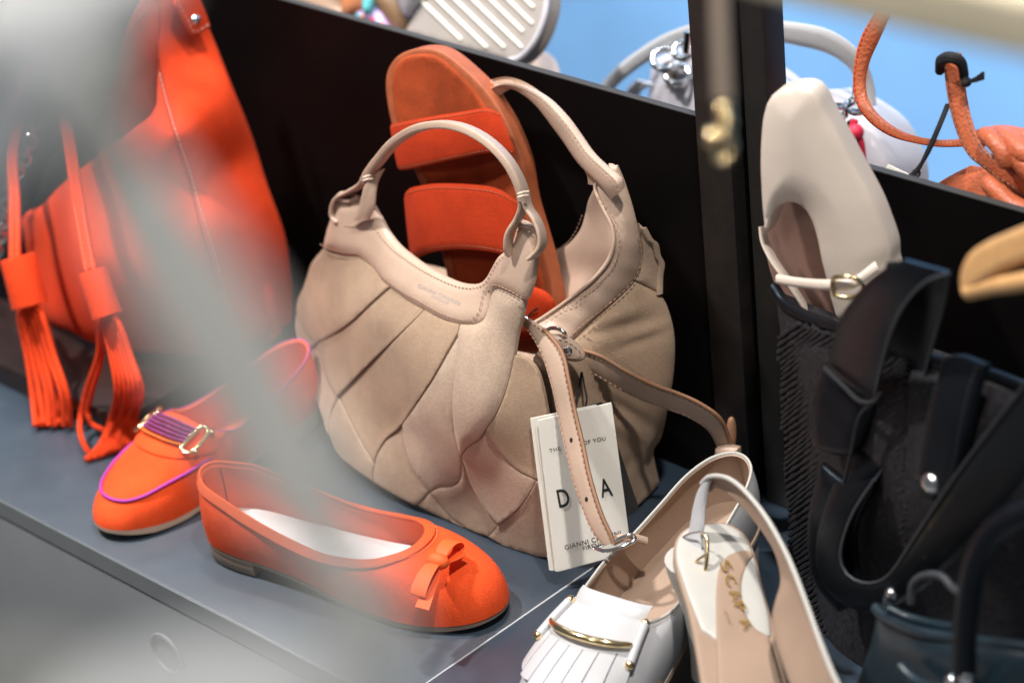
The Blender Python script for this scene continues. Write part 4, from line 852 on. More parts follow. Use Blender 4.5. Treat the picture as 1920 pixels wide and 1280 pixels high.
stitches("stitching", [S.pt(np.arange(0, S.n+1), np.full(S.n+1, .955), .0004)], M_thread, wu, .003, .002, .0003)
# kiltie: one tongue flap then fringe strips draped forward over the vamp
def drape(i0, i1, v0, v1, lift0, lift1, thick, m, nm, par, nu=14, nv=12, pointy=False):
    us = np.linspace(0, 1, nu); vs = np.linspace(0, 1, nv+1); G = np.zeros((nu, nv+1, 3))
    for j, q in enumerate(vs):
        vv = v0+(v1-v0)*q+(np.where(True, 0, 0)); ext = (us*0.05 if pointy and j == nv else us*0)
        lf = lift0+(lift1-lift0)*q
        ii = i0+(i1-i0)*us
        for r in range(nu): G[r, j] = S.pt(ii[r], min(.999, vv-ext[r]*-1*(-1)), max(1e-5, lf))[0]
    v, f = ribbon_vf(G[:, 0], G[:, -1], thick, nv) if False else grid_vf(G, thick)
    return obj(nm, v, f, m, par)
def grid_vf(G, thick):
    n, m = G.shape[:2]; du = np.gradient(G, axis=0); dv = np.gradient(G, axis=1); N = np.cross(du, dv); N /= np.linalg.norm(N, axis=2)[..., None]+1e-12
    if N[..., 2].mean() < 0: N = -N
    V = np.concatenate([G.reshape(-1, 3), (G-N*thick).reshape(-1, 3)]); o = n*m; F = []
    for i in range(n-1):
        for j in range(m-1): a = i*m+j; F += [[a, a+1, a+m+1, a+m], [o+a, o+a+m, o+a+m+1, o+a+1]]
        for a in (i*m, i*m+m-1): F.append([a, a+m, o+a+m, o+a])
    for j in range(m-1):
        for a in (j, (n-1)*m+j): F.append([a, o+a, o+a+1, a+1])
    return V, F
kt = drape(-19, 19, .995, .80, .0035, .0032, .0018, M_whleather, "kiltie", wl, 30, 8)
tng = []
for q in np.linspace(0, 1, 6):
    i = np.linspace(-17, 17, 24); base = S.pt(i, np.full(24, .99), .0035); d = S.w(np.array([.55]), np.array([0.]), np.array([.09]))[0]-S.w(np.array([.60]), np.array([0.]), np.array([.06]))[0]
    up_ = np.array([0, 0, 1.0]); tng.append(base+(-S.x*.011*q+up_*(.010*q-.005*q*q)))
v, f = grid_vf(np.stack(tng, 1), .0022); obj("tongue_flap", v, f, M_whleather, kt)
NF = 7
for k in range(NF):
    a = -18.5+37*k/NF+.16; b = -18.5+37*(k+1)/NF-.16
    G = np.zeros((5, 9, 3))
    for r, u in enumerate(np.linspace(0, 1, 5)):
        tipv = .545-.02*abs(k-3)/3-.03*u
        for j, q in enumerate(np.linspace(0, 1, 9)): G[r, j] = S.pt(a+(b-a)*u, .80+(tipv-.80)*q, .0030+.0010*q)[0]
    v, f = grid_vf(G, .0014); obj("fringe_strip", v, f, M_whleather, kt)
bar = np.array([S.pt(i, .83, .0065+.0020*math.cos(i/17*1.5))[0] for i in np.linspace(-16, 16, 25)])
v, f = tube_vf(bar, .0027, 12, scale=np.concatenate([[.5], np.linspace(.8, 1, 5), np.ones(13), np.linspace(1, .8, 5), [.5]])); gb = obj("gold_bar", v, f, M_gold, wl)
for sg in (-1, 1):
    ends = []
    for vv in (.70, .965):
        ends.append(S.pt(sg*17.5, vv, .0052)[0])
    v, f = tube_vf(np.array([ends[0], (ends[0]+ends[1])/2+np.array([0, 0, .0008]), ends[1]]), .0031, 12); lp_ = obj("bar_loop", v, f, M_whleather, wl)
    for e_ in ends: obj("stud", *ball_vf(e_, .0033, 14, 10), M_gold, lp_)
ln = np.array([S.pt(i, v_, .0006)[0] for i, v_ in zip(np.linspace(14, 30, 20), np.linspace(.68, .20, 20))]); v, f = tube_vf(ln, .0006, 6); obj("side_seam", v, f, M_sole, wl)
ln = np.array([S.pt(-i, v_, .0006)[0] for i, v_ in zip(np.linspace(14, 30, 20), np.linspace(.68, .20, 20))]); v, f = tube_vf(ln, .0006, 6); obj("side_seam", v, f, M_sole, wl)
zi = lambda t: float(np.interp(t, [0, .3, .55], [.045, .037, .0215]))+.0004
for wd, sz, t0, l0 in (("SCAPA", .0135, .27, .019), ("shoes", .0075, .33, .013)):
    v, f = text_vf(wd, sz, S.w(np.array([t0]), np.array([-l0]), np.array([zi(t0)]))[0], S.y, S.x*-1*0+(S.w(np.array([.2]), np.array([0.]), np.array([zi(.2)]))[0]-S.w(np.array([.3]), np.array([0.]), np.array([zi(.3)]))[0])/.1/S.L, -.0006, 1.25); obj("lettering", v, f, M_goldink, wl, smooth=False)

# ---------------------------------------------------------------- white slingback pump
sb_ = thing("slingback_pump", "white slingback pump with gold lettering on its insole, right of the fringed loafer", "shoe", (.26, .17, 0))
SI = Flat(at(1335, 985, z=.106), at(1470, 1290, z=.074), at(1280, 1050, z=.103))
ins = ed([[(1330, 978), (1362, 978), (1394, 996), (1414, 1030), (1430, 1090), (1446, 1150), (1466, 1230), (1482, 1300), (1500, 1380), (1490, 1440)], [(1490, 1440), (1360, 1440), (1330, 1380), (1318, 1300), (1306, 1220), (1290, 1140), (1272, 1080), (1264, 1040), (1268, 1008), (1290, 986), (1330, 978)]])
v, f = sheet_vf(ins, SI, .005, 5, 0, 20, 10); obj("insole", v, f, M_pinklin, sb_)
SI2 = Flat(at(1335, 985, z=.106), at(1470, 1290, z=.074), at(1280, 1050, z=.103), .0012)
hp_ = ed([[(1330, 981), (1360, 981), (1391, 999), (1410, 1032), (1426, 1090), (1441, 1150), (1446, 1190)], [(1446, 1190), (1380, 1215), (1316, 1180)], [(1316, 1180), (1296, 1130), (1278, 1080), (1268, 1042), (1272, 1010), (1292, 989), (1330, 981)]])
v, f = sheet_vf(hp_, SI2, .0012, 3, .001, 20, 8); obj("heel_cushion", v, f, M_offwhite, sb_)
SI3 = Flat(at(1335, 985, z=.106), at(1470, 1290, z=.074), at(1280, 1050, z=.103), .0028)
sk = ed([[(1346, 1072), (1358, 1046), (1378, 1034), (1400, 1030), (1414, 1036)], [(1414, 1036), (1398, 1062), (1390, 1100), (1397, 1145), (1415, 1175), (1440, 1190)], [(1440, 1190), (1460, 1260), (1480, 1340), (1480, 1430)], [(1480, 1430), (1380, 1430), (1352, 1320), (1344, 1200), (1342, 1120), (1346, 1072)]])
v, f = sheet_vf(sk, SI3, .0012, 2, .0003, 20, 8); obj("sock_lining", v, f, M_pinklin, sb_)
for ch, (x, y) in zip("SCAPA", ((1349, 1062), (1357, 1088), (1366, 1114), (1376, 1138), (1386, 1168))):
    text_on(SI3, ch, (x-1, y-2), (x+8, y+15) if ch != "A" else (x+8, y+17), 18, .0022, M_goldink, "lettering", sb_, 1.0, .01)
text_on(SI3, "shoes", (1356, 1148), (1366, 1172), 5, .0022, M_goldink, "lettering", sb_)
# right quarter running up into the strap
Aq = aty([(1600, 1330, 0.033), (1570, 1280, 0.046), (1540, 1208, 0.070), (1508, 1120, 0.098), (1478, 1045, 0.120), (1440, 975, 0.140), (1402, 926, 0.152), (1372, 900, 0.158), (1348, 892, 0.161), (1328, 894, 0.162), (1316, 906, 0.162)])
Bq = aty([(1500, 1330, 0.046), (1470, 1255, 0.070), (1446, 1170, 0.098), (1450, 1130, 0.108), (1461, 1085, 0.124), (1448, 1032, 0.138), (1418, 985, 0.150), (1385, 946, 0.158), (1358, 922, 0.162), (1340, 914, 0.164), (1329, 922, 0.165)])
v, f = ribbon_vf(resample_pair(Aq, 60), resample_pair(Bq, 60), .0024, 10, -.004, (.5, -.7, .3)); q1 = obj("quarter", v, f, M_pinklin, sb_)
v, f = sweep_vf(resample_pair(Aq, 60), rrect(.0032, .0032), CR_); obj("topline_binding", v, f, M_offwhite, q1)
v, f = ribbon_vf(resample_pair(aty([(1316, 902, 0.161), (1304, 925, 0.159), (1296, 955, 0.156), (1290, 990, 0.152), (1282, 1012, 0.150)]), 30), resample_pair(aty([(1334, 900, 0.162), (1326, 925, 0.160), (1321, 955, 0.157), (1318, 990, 0.153), (1312, 1008, 0.151)]), 30), .003, 6, .001, (.4, -.6, .4)); obj("strap", v, f, M_whleather, sb_)
v, f = ribbon_vf(resample_pair(aty([(1280, 1002, 0.148), (1278, 1030, 0.144), (1284, 1060, 0.139), (1296, 1082, 0.135)]), 24), resample_pair(aty([(1312, 998, 0.150), (1314, 1030, 0.145), (1318, 1055, 0.140), (1322, 1076, 0.136)]), 24), .003, 6, .0015, (.4, -.6, .4)); obj("strap_end", v, f, M_whleather, sb_)
bkc = cr(aty([(1318, 1000, 0.146), (1326, 1012, 0.144), (1324, 1060, 0.135), (1316, 1074, 0.133), (1292, 1080, 0.132)]), 5); v, f = tube_vf(bkc, .0013, 8); bko = obj("buckle", v, f, M_gold, sb_)
v, f = tube_vf(cr(aty([(1322, 1040, 0.138), (1308, 1050, 0.135), (1296, 1062, 0.134)]), 4), .001, 8); obj("buckle_pin", v, f, M_gold, bko)
v, f = tube_vf(cr(aty([(1278, 1008, 0.147), (1292, 1000, 0.145), (1312, 996, 0.146)]), 4), .0006, 6); obj("strap_seam", v, f, M_sole, sb_)
lq = ribbon_vf(resample_pair(aty([(1306, 1085, 0.134), (1304, 1120, 0.126), (1304, 1180, 0.110), (1310, 1240, 0.092), (1326, 1330, 0.066)]), 30), resample_pair(aty([(1332, 1078, 0.138), (1344, 1130, 0.124), (1366, 1190, 0.108), (1392, 1250, 0.091), (1424, 1330, 0.068)]), 30), .0024, 8, .006, (.4, -.6, .4)); obj("quarter", *lq, M_whleather, sb_)
# heel block and sole below
hb_c = at(1335, 1000, z=.10); 
V = []; 
for z, k in ((.0008, .45), (.02, .42), (.05, .5), (.085, .9), (.094, .95)):
    for j in range(24):
        t = 2*math.pi*j/24; V.append((hb_c[0]+.006+.024*k*math.cos(t), hb_c[1]-.022+.022*k*math.sin(t), z))
obj("heel", V, [[a*24+j, a*24+(j+1) % 24, (a+1)*24+(j+1) % 24, (a+1)*24+j] for a in range(4) for j in range(24)]+[list(range(24)), [96+j for j in range(24)]], M_offwhite, sb_)

# ---------------------------------------------------------------- black woven tote
bt = thing("woven_tote", "black woven tote with wide black leather straps at the right, cream shoe inside", "handbag", (.40, .22, 0))
BT = Bulge([(1452, 545, .262), (1466, 700, .262), (1480, 850, .268), (1494, 1060, .276), (1540, 1200, .240), (1565, 615, .235), (1600, 800, .220), (1640, 1000, .215), (1640, 1180, .222), (1850, 705, .205), (1930, 740, .20), (1800, 900, .185), (1950, 1000, .185), (1800, 1150, .205), (1950, 1250, .20)])
bo = ed([[(1450, 540), (1470, 568), (1505, 592), (1540, 606), (1570, 612)], [(1570, 612), (1650, 650), (1760, 680), (1850, 700), (1960, 745)], [(1960, 745), (1960, 1000), (1960, 1300)], [(1960, 1300), (1700, 1300), (1560, 1240)], [(1560, 1240), (1520, 1140), (1496, 1060), (1482, 900), (1474, 760), (1462, 650), (1450, 540)]])
v, f = sheet_vf(bo, BT, .004, 7, .006, 60, 13, 0, wobble(4, .002, 80)); bw = obj("woven_body", v, f, M_weave, bt)
# woven rows: slanting raffia cords laid side by side
mb = MB()
for r in range(64):
    y0 = 590+r*11.5; pts = [(1452+t*260, y0-t*190+2.5*math.sin(t*9+r*.8)) for t in np.linspace(0, 1, 40)]
    pts = [q for q in pts if q[0] > 1466+(q[1]-560)*.052 and q[1] > 574+max(0, q[0]-1500)*.37+(30 if q[0] < 1500 else 20) and q[1] < 1215]
    if len(pts) < 5: continue
    c = np.array(pts); P_ = BT(c[:, 0], c[:, 1])+surf_normals(BT, c[:, 0], c[:, 1])*.0048; mb.add(*sweep_vf(P_, circ(.0017, 6), None, scale=1+.25*np.sin(np.arange(len(P_))*1.9+r)))
o_ = obj("raffia_weave", *mb.out(), M_weave, bt, kind='stuff')
tr = cr([(1450, 538), (1470, 566), (1505, 590), (1540, 604), (1575, 614), (1650, 648), (1760, 678), (1850, 700), (1960, 743)], 6); v, f = tube_vf(BT(tr[:, 0], tr[:, 1]), .0042, 10); obj("rim_binding", v, f, M_black, bt)
v, f = sheet_vf(ed([[(1452, 541), (1600, 600), (1760, 655), (1960, 722)], [(1960, 722), (1960, 745), (1850, 702), (1650, 652), (1570, 614), (1505, 594), (1452, 540)]]), Bulge([(1452, 540, .275), (1600, 560, .31), (1760, 600, .31), (1960, 690, .30), (1960, 745, .27), (1650, 652, .27)]), .003, 3, 0, 20, 14); obj("back_body", v, f, M_weave, bt)
def leather(name, A, B, th=.0034, m=M_black, par=bt, bul=.002, edge=True, nn=50):
    a, b = resample_pair(aty(A), nn), resample_pair(aty(B), nn); v, f = ribbon_vf(a, b, th, 8, bul, (.45, -.7, .45)); o = obj(name, v, f, m, par)
    if edge:
        v, f = sweep_vf(b, rrect(.0020, .0020), (.4, -.6, .4)); obj("cut_edge", v, f, M_blackedge, o)
    return o
# strap rising from its patch, folding over at the top, dropping behind and looping forward
v, f = sheet_vf(ed([[(1542, 680), (1600, 716), (1640, 748)], [(1640, 748), (1622, 800), (1606, 840), (1586, 858)], [(1586, 858), (1550, 850), (1524, 834), (1516, 805)], [(1516, 805), (1524, 745), (1542, 680)]]), Bulge([(1542, 680, .215), (1640, 748, .200), (1586, 858, .196), (1516, 805, .205)]), .005, 6, .003, 24, 9); obj("strap_patch", v, f, M_black, bt)
leather("strap", [(1548, 690, .205), (1558, 640, .198), (1580, 585, .188), (1618, 535, .178), (1655, 505, .172), (1690, 487, .170)], [(1638, 752, .190), (1652, 690, .182), (1672, 620, .175), (1700, 565, .168), (1738, 527, .166), (1780, 512, .168)])
leather("strap", [(1660, 496, .182), (1652, 530, .198), (1640, 600, .212), (1626, 680, .220), (1612, 770, .218), (1596, 850, .206), (1574, 915, .194)], [(1778, 514, .170), (1770, 570, .186), (1745, 660, .200), (1720, 750, .206), (1690, 830, .202), (1640, 900, .194), (1606, 950, .188)])
leather("strap", [(1560, 905, .192), (1540, 960, .186), (1528, 1010, .182), (1530, 1070, .180), (1560, 1120, .178), (1620, 1150, .176), (1690, 1130, .172), (1760, 1080, .168), (1850, 985, .160), (1960, 850, .150)], [(1640, 898, .188), (1600, 960, .182), (1577, 1025, .178), (1580, 1065, .176), (1605, 1088, .174), (1640, 1092, .172), (1672, 1072, .168), (1720, 1000, .164), (1800, 880, .156), (1930, 710, .148)])
v, f = sheet_vf(ed([[(1538, 868), (1590, 905), (1640, 905)], [(1640, 905), (1600, 1000), (1610, 1120), (1570, 1150)], [(1570, 1150), (1530, 1100), (1512, 1030), (1516, 950), (1538, 868)]]), Bulge([(1538, 868, .205), (1640, 905, .196), (1570, 1150, .195), (1516, 960, .20)]), .004, 6, .003, 24, 10); obj("strap_patch", v, f, M_black, bt)
v, f = tube_vf(cr(aty([(1546, 690, .200), (1580, 722, .193), (1612, 752, .188), (1640, 752, .186), (1652, 735, .186)]), 6), .0016, 7); ck = obj("strap_cord", v, f, M_cord, bt)
v, f = tube_vf(cr(aty([(1636, 755, .186), (1612, 782, .188), (1596, 850, .190), (1584, 900, .190), (1580, 930, .190)]), 6), .0014, 7); obj("cord_end", v, f, M_cord, ck)
tbc = ed([[(1768, 668), (1800, 664), (1848, 682)], [(1848, 682), (1828, 740), (1816, 800), (1800, 890), (1784, 925), (1750, 940)], [(1750, 940), (1728, 925), (1718, 890), (1722, 840), (1742, 760), (1768, 668)]])
CT = Bulge([(1768, 668, .190), (1848, 682, .186), (1816, 800, .172), (1750, 940, .168), (1718, 890, .172), (1740, 770, .178)]); v, f = sheet_vf(tbc, CT, .005, 5, .003, 24, 9); ct = obj("closure_tab", v, f, M_black, bt)
sn = CT(np.array([1751.]), np.array([904.]))[0]; nn_ = surf_normals(CT, np.array([1751.]), np.array([904.]))[0]; v, f = disc_vf(sn+nn_*.002, nn_, .0068, .003, 24, .8); obj("snap", v, f, M_silver, ct)
stitches("stitching", [onsurf(CT, [(1776, 676), (1752, 760), (1732, 845), (1730, 890), (1752, 928)], .0035), onsurf(CT, [(1838, 690), (1820, 742), (1806, 806), (1792, 880), (1768, 926)], .0035)], M_blackedge, ct)

# ---------------------------------------------------------------- dark teal handbag at the lower right corner
tl = thing("leather_handbag", "dark teal leather handbag with round black handle in the lower right corner", "handbag", (.47, .12, 0))
TL = Bulge([(1645, 1140, .135), (1620, 1290, .130), (1720, 1185, .115), (1800, 1200, .110), (1900, 1220, .10), (1960, 1230, .10), (1800, 1330, .10), (1960, 1330, .09), (1640, 1200, .130)])
tbp = ed([[(1642, 1140), (1660, 1160), (1700, 1178), (1750, 1190), (1800, 1196), (1960, 1215)], [(1960, 1215), (1960, 1340)], [(1960, 1340), (1590, 1340)], [(1590, 1340), (1606, 1280), (1628, 1210), (1642, 1140)]])
v, f = sheet_vf(tbp, TL, .10 if False else .012, 8, .005, 40, 11, 0, wobble(9, .002, 60)); obj("body", v, f, M_teal, tl)
tr = cr([(1642, 1138), (1660, 1158), (1700, 1177), (1750, 1190), (1800, 1197), (1960, 1216)], 6); v, f = tube_vf(TL(tr[:, 0], tr[:, 1]), .0035, 10); obj("rim", v, f, M_teal, tl)
v, f = tube_vf(cr(aty([(1665, 1140, .13), (1700, 1156, .132), (1745, 1168, .13), (1790, 1176, .125)]), 6), .0030, 9); obj("inner_rim", v, f, M_teal, tl)
v, f = tube_vf(cr(aty([(1810, 1330, .085), (1808, 1250, .080), (1812, 1160, .078), (1826, 1070, .08), (1852, 1010, .082), (1890, 975, .085), (1960, 945, .09)]), 8), .0068, 12); obj("handle", v, f, M_black, tl)
v, f = tube_vf(cr(aty([(1690, 1250, .10), (1720, 1278, .095), (1760, 1292, .09), (1810, 1300, .085)]), 6), .004, 9); obj("piping", v, f, M_teal, tl)
v, f = tube_vf(cr(aty([(1708, 1130, .14), (1712, 1095, .142), (1735, 1078, .142), (1765, 1080, .14), (1785, 1100, .135), (1800, 1112, .13)]), 6), .0026, 8); obj("inner_handle", v, f, M_blackedge, tl)
for p, r in (((1672, 1112, .150), .0038), ((1788, 1278, .078), .005), ((1812, 1268, .078), .005)):
    obj("stud", *ball_vf(at(p[0], p[1], y=p[2]), r), M_silver, tl)
v, f = sweep_vf(cr(aty([(1672, 1090, .155), (1668, 1120, .15), (1662, 1150, .14)]), 5), rrect(.008, .003), (.7, .6, 0)); obj("handle_tab", v, f, M_black, tl)

# ---------------------------------------------------------------- cream mary jane standing in the tote
mj = thing("mary_jane", "cream leather square toe mary jane standing toe up in the black tote", "shoe", (.29, .26, .2))
MJ = Flat(at(1430, 220, y=.270), at(1672, 480, y=.288), at(1440, 470, y=.268))
mo = ed([[(1432, 195), (1445, 176), (1470, 164), (1500, 160), (1522, 166), (1537, 182), (1552, 212), (1580, 262), (1608, 315), (1640, 375), (1658, 420), (1672, 462), (1674, 492)], [(1674, 492), (1684, 540), (1672, 600), (1640, 640)], [(1640, 640), (1610, 635), (1590, 612)], [(1590, 612), (1566, 600), (1556, 575), (1545, 530), (1535, 490), (1527, 450), (1516, 415), (1500, 392), (1480, 385), (1462, 392), (1450, 410), (1444, 432)], [(1444, 432), (1434, 445), (1428, 430)], [(1428, 430), (1423, 380), (1420, 300), (1424, 230), (1432, 195)]])
v, f = sheet_vf(mo, MJ, .016, 7, .0065, 75, 8, 4); mju = obj("vamp", v, f, M_cream, mj)
MI = Bulge([(1440, 440, .290), (1500, 390, .292), (1530, 480, .296), (1480, 560, .292), (1560, 600, .298), (1450, 520, .290)])
v, f = sheet_vf(ed([[(1430, 425), (1444, 385), (1490, 370), (1535, 430), (1560, 560), (1570, 612)], [(1570, 612), (1520, 600), (1470, 570), (1440, 500), (1430, 425)]]), MI, .004, 4, 0, 20, 9); obj("insole", v, f, M_mauvelin, mj)
v, f = ribbon_vf(resample_pair(aty([(1427, 425, .272), (1432, 455, .270), (1450, 490, .268), (1472, 520, .268), (1500, 560, .27), (1522, 600, .272)]), 30), resample_pair(aty([(1441, 425, .282), (1444, 450, .282), (1460, 482, .282), (1480, 512, .282), (1506, 552, .284), (1534, 600, .286)]), 30), .003, 5, .001, (.4, -.7, .3)); obj("quarter", v, f, M_cream, mj)
msa = [(1455, 513, .262), (1500, 520, .254), (1550, 523, .246), (1600, 518, .25), (1640, 488, .268)]; msb = [(1454, 534, .260), (1500, 541, .252), (1550, 546, .244), (1602, 542, .248), (1650, 508, .266)]
v, f = ribbon_vf(resample_pair(aty(msa), 34), resample_pair(aty(msb), 34), .003, 5, .0015, (.4, -.7, .4)); ms = obj("strap", v, f, M_cream, mj)
v, f = tube_vf(cr(aty([(1562, 525, .243), (1574, 519, .243), (1600, 520, .245), (1616, 532, .247), (1616, 548, .247), (1600, 557, .245), (1574, 556, .243), (1563, 548, .242)]), 5, True), .0016, 8, True); obj("buckle", v, f, M_gold, ms)
# ---------------------------------------------------------------- coral bag behind the right-hand panel
cb = thing("grained_handbag", "coral grained leather handbag with looping straps, standing behind the right back panel", "handbag", (.32, .46, 0))
def stp(name, A, B, th, m, par, bul=.001):
    a, b = resample_pair(aty(A), 44), resample_pair(aty(B), 44); v, f = ribbon_vf(a, b, th, 6, bul, (.45, -.7, .4)); o = obj(name, v, f, m, par); return o, a, b
CB = Bulge([(1745, 350, .42), (1830, 300, .425), (1930, 340, .40), (1850, 400, .40), (1930, 430, .39), (1780, 420, .41)])
v, f = sheet_vf(ed([[(1742, 352), (1780, 328), (1820, 308)], [(1820, 308), (1870, 320), (1960, 350)], [(1960, 350), (1960, 560), (1740, 480)], [(1740, 480), (1742, 352)]]), CB, .012, 5, .002, 40, 8); obj("body", v, f, M_coral, cb)
V = [(x, y, z) for z in (.001, .19) for x, y in ((.20, .43), (.46, .40), (.47, .52), (.21, .55))]; obj("body_core", V, [[0, 1, 5, 4], [1, 2, 6, 5], [2, 3, 7, 6], [3, 0, 4, 7], [0, 1, 2, 3], [4, 5, 6, 7]], M_coral, cb, smooth=False)
o1, a, b = stp("strap", [(1640, 20, .45), (1612, 70, .445), (1600, 120, .44), (1598, 165, .435), (1607, 200, .43), (1630, 230, .425), (1665, 254, .42), (1710, 268, .415), (1760, 276, .41), (1810, 276, .41)], [(1668, 30, .45), (1648, 75, .447), (1630, 120, .444), (1624, 160, .44), (1632, 192, .436), (1655, 220, .43), (1688, 242, .424), (1725, 255, .418), (1765, 260, .414), (1810, 258, .413)], .0035, M_coral, cb)
stitches("stitching", [a*.86+b*.14+np.array([.4, -.6, .4])*.001], M_red if False else M_orbag, o1, .004, .0026, .0004)
o2, a, b = stp("strap", [(1766, 105, .405), (1770, 150, .40), (1778, 200, .395), (1792, 250, .39), (1812, 290, .385), (1840, 315, .382), (1880, 345, .38), (1925, 372, .378)], [(1800, 100, .405), (1806, 150, .40), (1814, 200, .396), (1826, 245, .39), (1846, 280, .386), (1880, 302, .383), (1910, 322, .38), (1940, 340, .378)], .003, M_coral, cb, .0006)
stitches("stitching", [a*.84+b*.16+np.array([.4, -.6, .4])*.0018, a*.12+b*.88+np.array([.4, -.6, .4])*.0016], M_brown, o2, .0042, .0028, .0004)
for pts, r in (([(1843, 250, .385), (1862, 262, .378), (1880, 285, .374), (1890, 312, .374)], .0062), ([(1850, 338, .378), (1868, 356, .372), (1892, 380, .370), (1940, 405, .368)], .0066), ([(1830, 262, .40), (1850, 256, .40), (1885, 252, .395), (1940, 262, .39)], .0062), ([(1870, 255, .39), (1900, 268, .385), (1920, 285, .38), (1950, 300, .38)], .008)):
    v, f = tube_vf(cr(aty(pts), 7), r, 12, scale=np.concatenate([[.6], np.linspace(.85, 1, 3), np.ones(7*(len(pts)-1)+1-8), np.linspace(1, .95, 3), [.8]])); obj("knotted_band", v, f, M_coral, cb)
for A, B in (([(1862, 252, .382), (1890, 262, .380), (1920, 290, .376), (1945, 320, .37)], [(1880, 300, .374), (1900, 322, .372), (1925, 345, .37), (1945, 360, .37)]),):
    stp("flap", A, B, .004, M_coral, cb, .004)
ct_ = thing("price_tag", "small cream card on black cord tied to the coral bag strap", "tag", at(1700, 330, y=.40))
PT = Flat(at(1655, 315, y=.372), at(1770, 355, y=.385), at(1660, 400, y=.366)); v, f = sheet_vf(quad([(1664, 308), (1772, 358), (1745, 430), (1636, 380)]), PT, .0008, 1, 0, 9, 12); obj("card", v, f, M_card, ct_, sharp=30)
mb = MB()
for d in (0, 3):
    mb.add(*tube_vf(cr(aty([(1776+d, 196, .398), (1758+d, 240, .385), (1738+d, 285, .378), (1722-d, 318, .374), (1706-d*2, 334, .371)]), 6), .0013, 6))
mb.add(*torus_vf(at(1718, 325, y=.373), CR_, CU_, .0022, .001, 14, 6)); obj("cord", *mb.out(), M_cord, ct_)
mb = MB()
for q in (0, 1):
    mb.add(*tube_vf(cr(aty([(1762, 128+q*6, .402), (1764, 112+q*5, .396), (1782, 106+q*4, .388), (1802, 116+q*4, .392), (1808, 140+q*5, .396)]), 6), .0032, 8))
mb.add(*ball_vf(at(1812, 154, y=.393), .0035)); 
for q in (-5, 0, 5): mb.add(*tube_vf(cr(aty([(1812, 154, .393), (1828, 150+q*.4, .39), (1844, 142+q, .388)]), 4), .0011, 6))
obj("cord_knot", *mb.out(), M_cord, ct_)

# ---------------------------------------------------------------- pale bag with silver ring behind the panels
wb_ = thing("shoulder_bag", "pale grey white shoulder bag with silver rings, blurred behind the posts", "handbag", (.03, .56, 0))
WB = Bulge([(1215, 190, .55), (1310, 90, .56), (1400, 150, .54), (1500, 180, .54), (1560, 170, .55), (1660, 300, .54), (1500, 320, .53), (1330, 240, .53)])
v, f = sheet_vf(ed([[(1212, 200), (1222, 120), (1250, 98), (1310, 78)], [(1310, 78), (1400, 110), (1480, 168), (1560, 168)], [(1560, 168), (1600, 195), (1640, 235), (1668, 300), (1672, 360)], [(1672, 360), (1500, 400), (1300, 300), (1212, 200)]]), WB, .05, 9, .012, 50, 13); obj("body", v, f, M_palebag, wb_)
V = [(x, y, z) for z in (.0, .13) for x, y in ((-.10, .52), (.12, .50), (.14, .60), (-.08, .62))]; obj("body_core", V, [[0, 1, 5, 4], [1, 2, 6, 5], [2, 3, 7, 6], [3, 0, 4, 7], [0, 1, 2, 3], [4, 5, 6, 7]], M_palebag, wb_, smooth=False)
stp("strap", [(1095, 200, .52), (1140, 140, .53), (1190, 98, .535), (1250, 62, .54), (1330, 38, .54), (1420, 38, .54), (1500, 46, .545), (1560, 62, .55), (1610, 100, .555), (1634, 150, .56), (1640, 200, .56)], [(1120, 205, .52), (1158, 160, .53), (1206, 122, .535), (1262, 90, .54), (1340, 70, .54), (1420, 74, .54), (1495, 88, .545), (1548, 102, .55), (1588, 128, .555), (1606, 165, .56), (1610, 200, .56)], .004, M_whleather, wb_)
stp("strap_fold", [(1165, 200, .54), (1172, 170, .54), (1190, 150, .54)], [(1185, 205, .54), (1200, 175, .54), (1222, 160, .54)], .004, M_palebag, wb_)
for (x, y), R_ in (((1248, 112), .0105), ((1282, 96), .008), ((1270, 140), .0095)):
    v, f = torus_vf(at(x, y, y=.528), CR_, CU_*.8+_f*.5, R_, .0028, 24, 8); obj("ring", v, f, M_silver, wb_)
v, f = tube_vf(cr(aty([(1292, 60, .53), (1290, 78, .528), (1288, 100, .526)]), 4), .004, 10); obj("clasp", v, f, M_silver, wb_)
v, f = sheet_vf(ed([[(1240, 120), (1256, 118), (1262, 160), (1248, 168)], [(1248, 168), (1240, 120)]]), Flat(at(1240, 120, y=.535), at(1262, 160, y=.53), at(1248, 168, y=.532)), .003, 3, 0, 10, 6); obj("ring_tab", v, f, M_sole, wb_)
for (x, y), a in (((1572, 200), 0), ((1586, 206), 1), ((1598, 190), 2), ((1604, 170), 1), ((1606, 210), 0), ((1578, 220), 2)):
    ax = [CR_, CU_, (CR_+CU_)][a]; v, f = torus_vf(at(x, y, y=.525), ax, _f+CU_*.4, .005, .0018, 18, 7); obj("chain_link", v, f, M_silver, wb_)
v, f = tube_vf(cr(aty([(1602, 225, .52), (1600, 245, .518), (1612, 262, .517), (1616, 285, .517), (1617, 312, .517)]), 6), .0030, 8); rc = obj("red_cord", v, f, M_red, wb_)
obj("cord_knot", *ball_vf(at(1604, 248, y=.515), .0065, 10, 8), M_red, rc)
v, f = sheet_vf(ed([[(1585, 228), (1598, 225), (1596, 262), (1580, 270)], [(1580, 270), (1585, 228)]]), Flat(at(1585, 228, y=.525), at(1598, 225, y=.522), at(1580, 270, y=.522)), .003, 3, 0, 10, 6); obj("black_tab", v, f, M_black, wb_)

